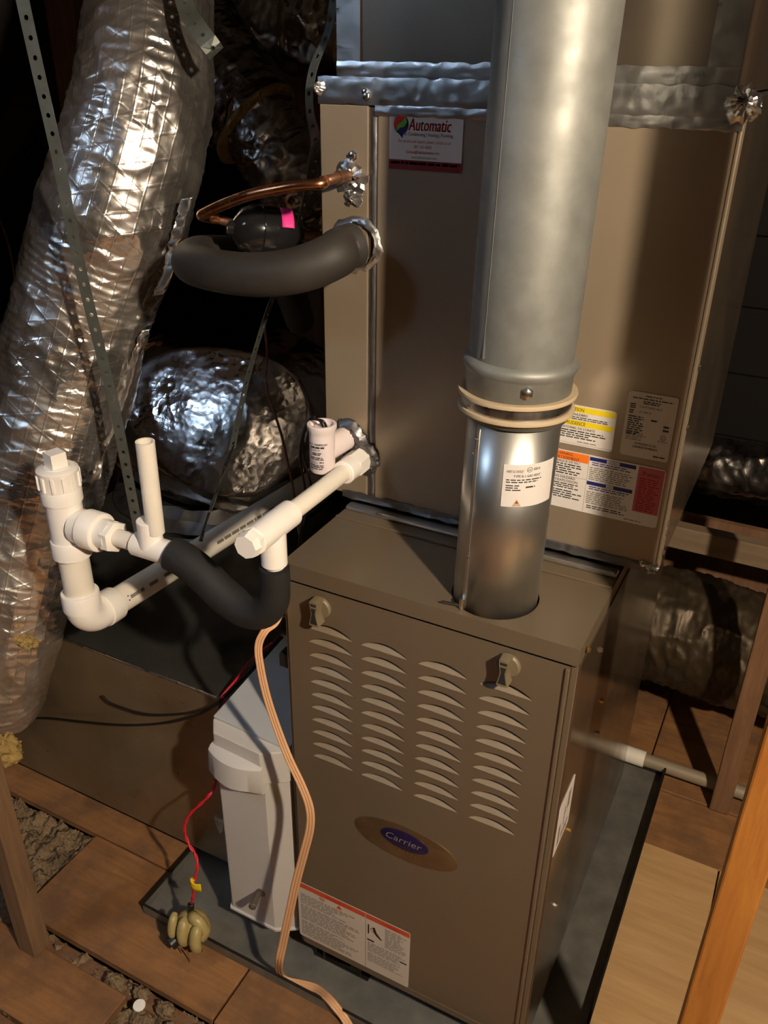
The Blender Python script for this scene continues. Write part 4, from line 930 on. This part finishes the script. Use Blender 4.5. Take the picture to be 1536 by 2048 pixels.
strap('hanger_strap', [(-0.0452,0.2600,1.6719), (-0.0483,0.2400,1.6037), (-0.0641,0.2300,1.5656), (-0.0738,0.2300,1.5325), (-0.0794,0.2400,1.5011), (-0.0899,0.2700,1.4602), (-0.1347,0.3200,1.3977), (-0.1682,0.3400,1.3326), (-0.2030,0.3500,1.2637), (-0.2361,0.3450,1.1931), (-0.2648,0.3400,1.1192), (-0.2910,0.3350,1.0415), (-0.3066,0.3200,0.9651), (-0.3088,0.3000,0.9164)],
      [(1,-.4,0), (1,-.4,0), (1,-.3,0), (1,-.3,.1), (1,-.3,.1), (.8,.3,.2), (.1,.9,-.2), (-.1,.9,-.3), (-.15,.9,-.35), (-.1,.9,-.3), (-.15,.9,-.3), (-.05,.9,-.3), (0,.9,-.2), (.3,.9,0)], .0165, .0235, M['strap'], 'twisted perforated strap dangling behind the charcoal foam pipe', .0034)
strap('hanger_strap', [(-0.2628,0.2500,0.9604), (-0.2445,0.2000,0.9456), (-0.2366,0.1700,0.9265), (-0.2283,0.1400,0.9084), (-0.2334,0.1200,0.8732), (-0.2500,0.1150,0.8220)], [(.6,-.6,.4), (.9,-.3,.4), (.5,-.8,.3), (.9,-.3,.4), (.7,-.6,.3), (.9,-.3,.3)], .0125, .0175, M['strap_dark'], 'short dark perforated strap looped over the big white drain pipe', .0032)
def wire(name, pts, r, m, label, cat='wire', n=8, sub=8):
    b = MB(); b.tube(spline(pts, sub), r, n); return tag(b.build(name, m, None, smooth=70), label, cat)
wire('bare_wire', [(-0.3044,0.4200,1.1397), (-0.3001,0.4200,1.0830), (-0.3062,0.4200,1.0226), (-0.2993,0.4200,0.9831), (-0.2793,0.4200,0.9242), (-0.2678,0.4200,0.8729), (-0.2553,0.4200,0.8093), (-0.2346,0.4000,0.7437), (-0.1996,0.3600,0.7211)], .0026, M['copper_dull'], 'thin brown wire hanging in front of the round foil boot')
wire('low_voltage_wire', [(-0.2114,0.0920,0.5186), (-0.2528,0.0880,0.4807), (-0.3174,0.0880,0.4415), (-0.4132,0.0900,0.4001), (-0.5057,0.0940,0.3854), (-0.5357,0.0980,0.3916)], .0026, M['black'], 'upper dark wire drooping across the metal return box')
wire('low_voltage_wire', [(-0.2112,0.0840,0.5176), (-0.2685,0.0830,0.4633), (-0.3562,0.0840,0.4054), (-0.4730,0.0880,0.3472), (-0.5973,0.0920,0.2995), (-0.7315,0.0960,0.2513), (-0.8063,0.0980,0.2123)], .0026, M['black'], 'lower dark wire drooping across the metal return box')
wire('black_cable', [(-0.9573,1.1000,0.8887), (-1.1364,1.1200,0.7811), (-1.2814,1.1500,0.6507), (-1.4181,1.1800,0.4744)], .003, M['black'], 'thin black cable slanting left above the round foil boot')
wire('ceiling_cable', [(-1.5458,0.9000,1.1473), (-1.5278,0.9000,1.0649), (-1.5321,0.9000,0.9332), (-1.6000,0.9500,0.8045)], .004, M['copper_dull'], 'dull brown cable at the far left edge beside the foil duct')
wire('floor_pipe', [(.36,.845,.035), (.60,.846,.034), (.9,.848,.032), (1.6,.85,.03)], .0165, M['floor_pipe'], 'pale pipe lying on the floor behind the pan at right', 'pipe', 20, 4)
b = MB(); b.cyl((.425,.8453,.035), (.478,.8455,.0347), .0205, 24, bev=.001); tag(b.build('pipe_coupling', M['pvc_pipe'], None), 'cream coupling on the pale floor pipe behind pan corner', 'coupling')

# ================================================================== humidifier
HX0, HX1 = -.171, -.012
hu = thing('humidifier', (-.0915,.15,.085), 'pale grey plastic humidifier box with curved visor, left of the furnace', 'humidifier')
def chbox(x0, x1, y0, y1, z0, z1, ch, dy=0, sl=0):
    P = [(x0+.006,y0+ch), (x0+ch+.006,y0), (x1-ch*1.25,y0), (x1,y0+ch), (x1,y1), (x0,y1)]
    return P
gp = M['grey_plastic']
b = MB(); P = [(HX0+.004,.018), (HX0+.018,-.008), (HX1-.040,-.009), (HX1-.002,.015), (HX1-.002,.30), (HX0+.004,.30)]
Q = [(x, y) for x, y in P]; b.prism([(x,y,.092) for x,y in P], [(x,y,.478) for x,y in Q]); b.build('front_cover', gp, hu, smooth=0, bevel=.003)
b = MB(); b.prism([(x*1.0+(.003 if x > -.09 else -.003),y-.003,.0865) for x,y in P], [(x+(.003 if x > -.09 else -.003),y-.003,.0925) for x,y in P]); b.build('bottom_rim', gp, hu, smooth=0, bevel=.001)
def bow(x, x0, x1, d): t = (x-x0)/(x1-x0); return d*4*t*(1-t)
ya = .010; vx0, vx1 = HX0+.013, HX1-.036; n = 20
top = []; bot = []
b = MB(); fr = []; 
for i in range(n+1):
    x = vx0+(vx1-vx0)*i/n; dbow = bow(x, vx0, vx1, .016)
    fr.append([(x, .012, .522), (x, -.014-dbow, .5195), (x, -.021-dbow, .5140), (x, -.025-dbow, .4660+.004*abs(2*i/n-1)), (x, -.020-dbow*.6, .4580), (x, .012, .4580)])
b.quadpatch(fr); b.face(list(reversed(fr[0]))); b.face(fr[-1]); b.build('curved_visor', gp, hu, smooth=40)
b = MB(); P2 = [(HX0,.014), (HX0+.020,-.012), (HX1-.040,-.018), (HX1,.008), (HX1,.30), (HX0,.30)]
b.prism([(x,y,.478) for x,y in P2], [(x,y,.5480+.045*max(0,(y-.03))*1.0) for x,y in P2]); b.build('upper_housing', gp, hu, smooth=0, bevel=.002)
P3 = [(HX0+.000,.016), (HX1-.0,.010), (HX1,.300), (HX0,.300)]
b = MB(); b.prism([(x,y,.548+.045*(y-.03)) for x,y in P3], [(x,y,.5560+.10*(y-.03)) for x,y in P3]); b.build('lid', M['grey_lid'], hu, smooth=0, bevel=.0015)
b = MB(); b.lathe([(.0095,0), (.0095,.002), (.006,.003)], (-.0785,-.008,.1785), (0,-1,0), 20); b.cyl((-.083,-.008,.178), (-.0725,-.046,.1835), .0052, 14, r2=.0075, bev=.001); b.build('release_knob', M['latch'], hu)
b = MB(); b.lathe([(.0001,0), (.0034,.0006), (.003,.0022), (.0001,.003)], Vector((-.0722,-.0468,.1855)), (.1,-1,.2), 12, caps=False); b.build('knob_screw', M['steel'], hu)

# ================================================================== drain pan, sensor, cords
pan = thing('drain_pan', (.09,.39,0), 'wide dull metal drain pan under the furnace', 'pan')
PX0, PX1, PY0, PY1, PH = -.352, .530, -.052, .845, .028
MB().box((PX0,PY0,.0012), (PX1,PY1,.0042)).build('pan_bottom', M['pan'], pan, smooth=0)
for lo, hi, m in (((PX0,PY0-.001,.0012), (PX1,PY0+.0005,PH), 'pan'), ((PX1-.0008,PY0,.0012), (PX1+.0008,PY1,PH+.012), 'pan_shaded'), ((PX0-.0008,PY0,.0012), (PX0+.0008,.1085,PH), 'pan'), ((-.23,PY1-.0008,.0012), (PX1,PY1+.0008,PH+.012), 'pan_shaded')):
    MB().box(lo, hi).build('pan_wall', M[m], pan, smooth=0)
b = MB(); b.cyl((PX1,PY0,PH+.012), (PX1,PY1,PH+.012), .003, 10); b.cyl((-.23,PY1,PH+.012), (PX1,PY1,PH+.012), .003, 10); b.cyl((PX0,PY0,PH), (PX1,PY0,PH), .0025, 10); b.cyl((PX0,PY0,PH), (PX0,.107,PH), .0025, 10); b.build('rolled_rim', M['pan_shaded'], pan)
SC = Vector((-.2085,-.064,.064))
sn = thing('water_sensor', (SC.x,SC.y,.0), 'khaki lumpy plastic water sensor at the front edge of the pan', 'sensor')
b = MB(); G = []
for i in range(19):
    th = math.pi*i/18
    G.append([SC+1.22*Vector((math.sin(th)*math.cos(2*math.pi*k/28)*.030, math.sin(th)*math.sin(2*math.pi*k/28)*.0255, math.cos(th)*.030)) for k in range(28)])
b.quadpatch(G, 0, True); b.build('sensor_body', M['sensor'], sn, smooth=80)
for px, w, tl in ((-.0215,.0075,-.006), (-.003,.0095,-.004), (.0155,.0095,.003)):
    pts = [SC+1.22*Vector((px+tl+.006*math.sin(t), -.004-.0205*math.sin(t), .025*math.cos(t)+.003)) for t in [math.radians(12+150*k/8) for k in range(9)]]
    b = MB(); b.tube(spline(pts, 4), lerps([w*.65,w*1.1,w*1.2,w*1.22,w*1.22,w*1.2,w*1.15,w,w*.6], 4), 14); b.build('rib', M['sensor'], sn, smooth=80)
b = MB(); b.tube(spline([SC+1.22*Vector((.002,0,.026)), SC+1.22*Vector((.012,-.006,.034)), SC+1.22*Vector((.022,-.006,.028)), SC+1.22*Vector((.027,-.004,.012))], 6), .0115, 14); b.build('top_lug', M['sensor'], sn, smooth=80)
b = MB(); b.cyl(SC+1.22*Vector((-.0215,-.0335,-.0165)), SC+1.22*Vector((-.012,-.008,-.008)), .0145, 22, bev=.001); b.cyl(SC+1.22*Vector((.0285,-.024,-.012)), SC+1.22*Vector((.016,-.008,-.008)), .0075, 14); b.build('dark_socket', M['black'], sn)
b = MB(); b.cyl(SC+1.22*Vector((-.003,.002,.028)), SC+1.22*Vector((-.004,.006,.046)), .0065, 16, bev=.001); b.build('strain_relief', M['black'], sn)
b = MB()
for x, y in ((-.014,-.022), (.008,-.028), (.0,.012)): b.cyl(SC+1.22*Vector((x,y,-.018)), (SC.x+x*1.2,SC.y+y*1.1,.0005), .0012, 6)
b.build('probe', M['steel'], sn)
base = SC+1.22*Vector((-.004,.007,.045)); pr_ = [base, (-0.2037,-0.0580,0.1493), (-0.2043,-0.0500,0.1783), (-0.2013,-0.0400,0.2110), (-0.2107,-0.0300,0.2295), (-0.2314,-0.0240,0.2460), (-0.2411,-0.0180,0.2754), (-0.2323,-0.0080,0.3062), (-0.2101,0.0040,0.3361), (-0.1971,0.0200,0.3561), (-0.2123,0.0500,0.3512)]
P = spline(pr_, 8); b = MB()
for s_ in (0, 1):
    Q = []
    for i, p in enumerate(P): a = i*.55+s_*math.pi; Q.append(p+Vector((math.cos(a), math.sin(a), 0))*.0017)
    b.tube(Q, .0019, 8)
b.build('lead_wire', M['red_wire'], sn, smooth=70)
b = MB(); b.tube(spline([(-0.2086,0.0450,0.3496), (-0.2317,0.0850,0.3502), (-.215,.10,.50), (-0.2225,0.1010,0.5098), (-0.2176,0.1400,0.5240), (-0.2187,0.2000,0.5347), (-0.1831,0.2200,0.5738)], 8), .0024, 8); b.build('lead_wire', M['red_wire'], sn, smooth=70)
tg = Vector((-0.2067,-0.0500,0.1783)); b = MB(); G = [[tg+Vector((-.004+x*1.15,-.004-.004*math.sin(x*160),z)) for z in (-.013,-.003,.006,.012 if x < .012 else .009)] for x in (0,.004,.009,.014,.019,.022)]
b.quadpatch(G); b.build('flag_tag', M['yellow'], sn, smooth=50, solid=.0006)
b = MB(); b.cyl(tg+Vector((-.0005,0,-.012)), tg+Vector((0,0,.008)), .0042, 12); b.build('tag_wrap', M['yellow'], sn)
b = MB(); b.tube(spline([(-0.2196,0.0940,0.5091), (-0.2034,0.1700,0.5345), (-0.1789,0.2400,0.5777)], 6), .004, 8); tag(b.build('control_cable', M['black'], None, smooth=70), 'black cable running along the humidifier lid toward the furnace', 'cable')
# flat three wire cord
cp = [(-.004,.060,.843), (-.009,.020,.845), (-0.0078,-0.0100,0.8263), (-0.0143,-0.0300,0.8194), (-0.0206,-0.0400,0.7963), (-0.0151,-0.0460,0.7623), (-0.0045,-0.0500,0.7166), (0.0127,-0.0540,0.6675), (0.0369,-0.0600,0.6170), (0.0627,-0.0660,0.5768), (0.0785,-0.0700,0.5401), (0.0793,-0.0720,0.4985), (0.0671,-0.0740,0.4369), (0.0498,-0.0760,0.3573), (0.0344,-0.0800,0.2702), (0.0194,-0.0840,0.1849), (0.0097,-0.0850,0.1306), (-0.0208,-0.0441,0.0240), (-0.0055,-0.0441,0.0120), (0.0199,-0.0379,0.0110), (0.0533,-0.0340,0.0160), (0.0863,-0.0482,0.0340), (0.1086,-0.0570,0.0360), (0.1311,-0.0599,0.0180), (0.1676,-0.0806,0.0060), (0.2114,-0.1203,0.0060)]
P = spline(cp, 8); b = MB(); rows = []; n3 = len(P); prev = None
for i, p in enumerate(P):
    T = (P[min(i+1, n3-1)]-P[max(i-1, 0)]).normalized()
    N_ = Vector((.25,-1,.25)) if i < n3-60 else Vector((.25,-1,.25)).lerp(Vector((0,-.15,1)), min(1, (i-(n3-60))/22))
    N_ = (N_-T*N_.dot(T)).normalized(); Wd = T.cross(N_)
    wid = 0.0056+.0022*min(1, i/(n3*.6)); h = .0024
    sec = []
    for lobe in (-1, 0, 1):
        for q in range(5):
            a = math.radians(200-q*55) if 1 else 0
            a = math.pi-math.pi*(q/4.)
            sec.append((lobe*wid*.62+wid*.36*math.cos(a), h*(.35+.65*math.sin(a))))
    sec += [(-x, -y) for x, y in sec]
    rows.append([p+Wd*x+N_*y for x, y in sec])
b0 = b.quadpatch(rows, 0, True); k = len(rows[0]); b.f.append(tuple(range(b0, b0+k))); b.m.append(0); e = b0+(len(rows)-1)*k; b.f.append(tuple(range(e, e+k))); b.m.append(0)
tag(b.build('flat_extension_cord', M['cord'], None, smooth=50), 'flat beige three-wire cord looping down in front of the furnace corner', 'cord')
b = MB(); b.lathe([(.001,0), (.0105,.0), (.0115,.0015), (.0115,.004), (.0105,.005), (.001,.005)], (-.2205,-.2135,.012), (.05,-.1,1), 24, caps=False); tag(b.build('bottle_cap', M['pvc'], None), 'small round white cap lying on insulation at bottom left', 'cap')
for k, (x, y, s_) in enumerate(((-.305,-.19,.022), (-.245,-.185,.017), (-.185,-.188,.019), (-.15,-.21,.014))):
    o = tuft('insulation_clump', (x,y,-.008), s_, M['insul_b'], None, 60+k, n=14, squash=(1.1,.7,.7)); tag(o, 'tan insulation clump in the front floor gap, '+('leftmost of four', 'second from left of four', 'third from left of four', 'rightmost of four')[k], 'insulation', 'insulation clumps in the front floor gap')
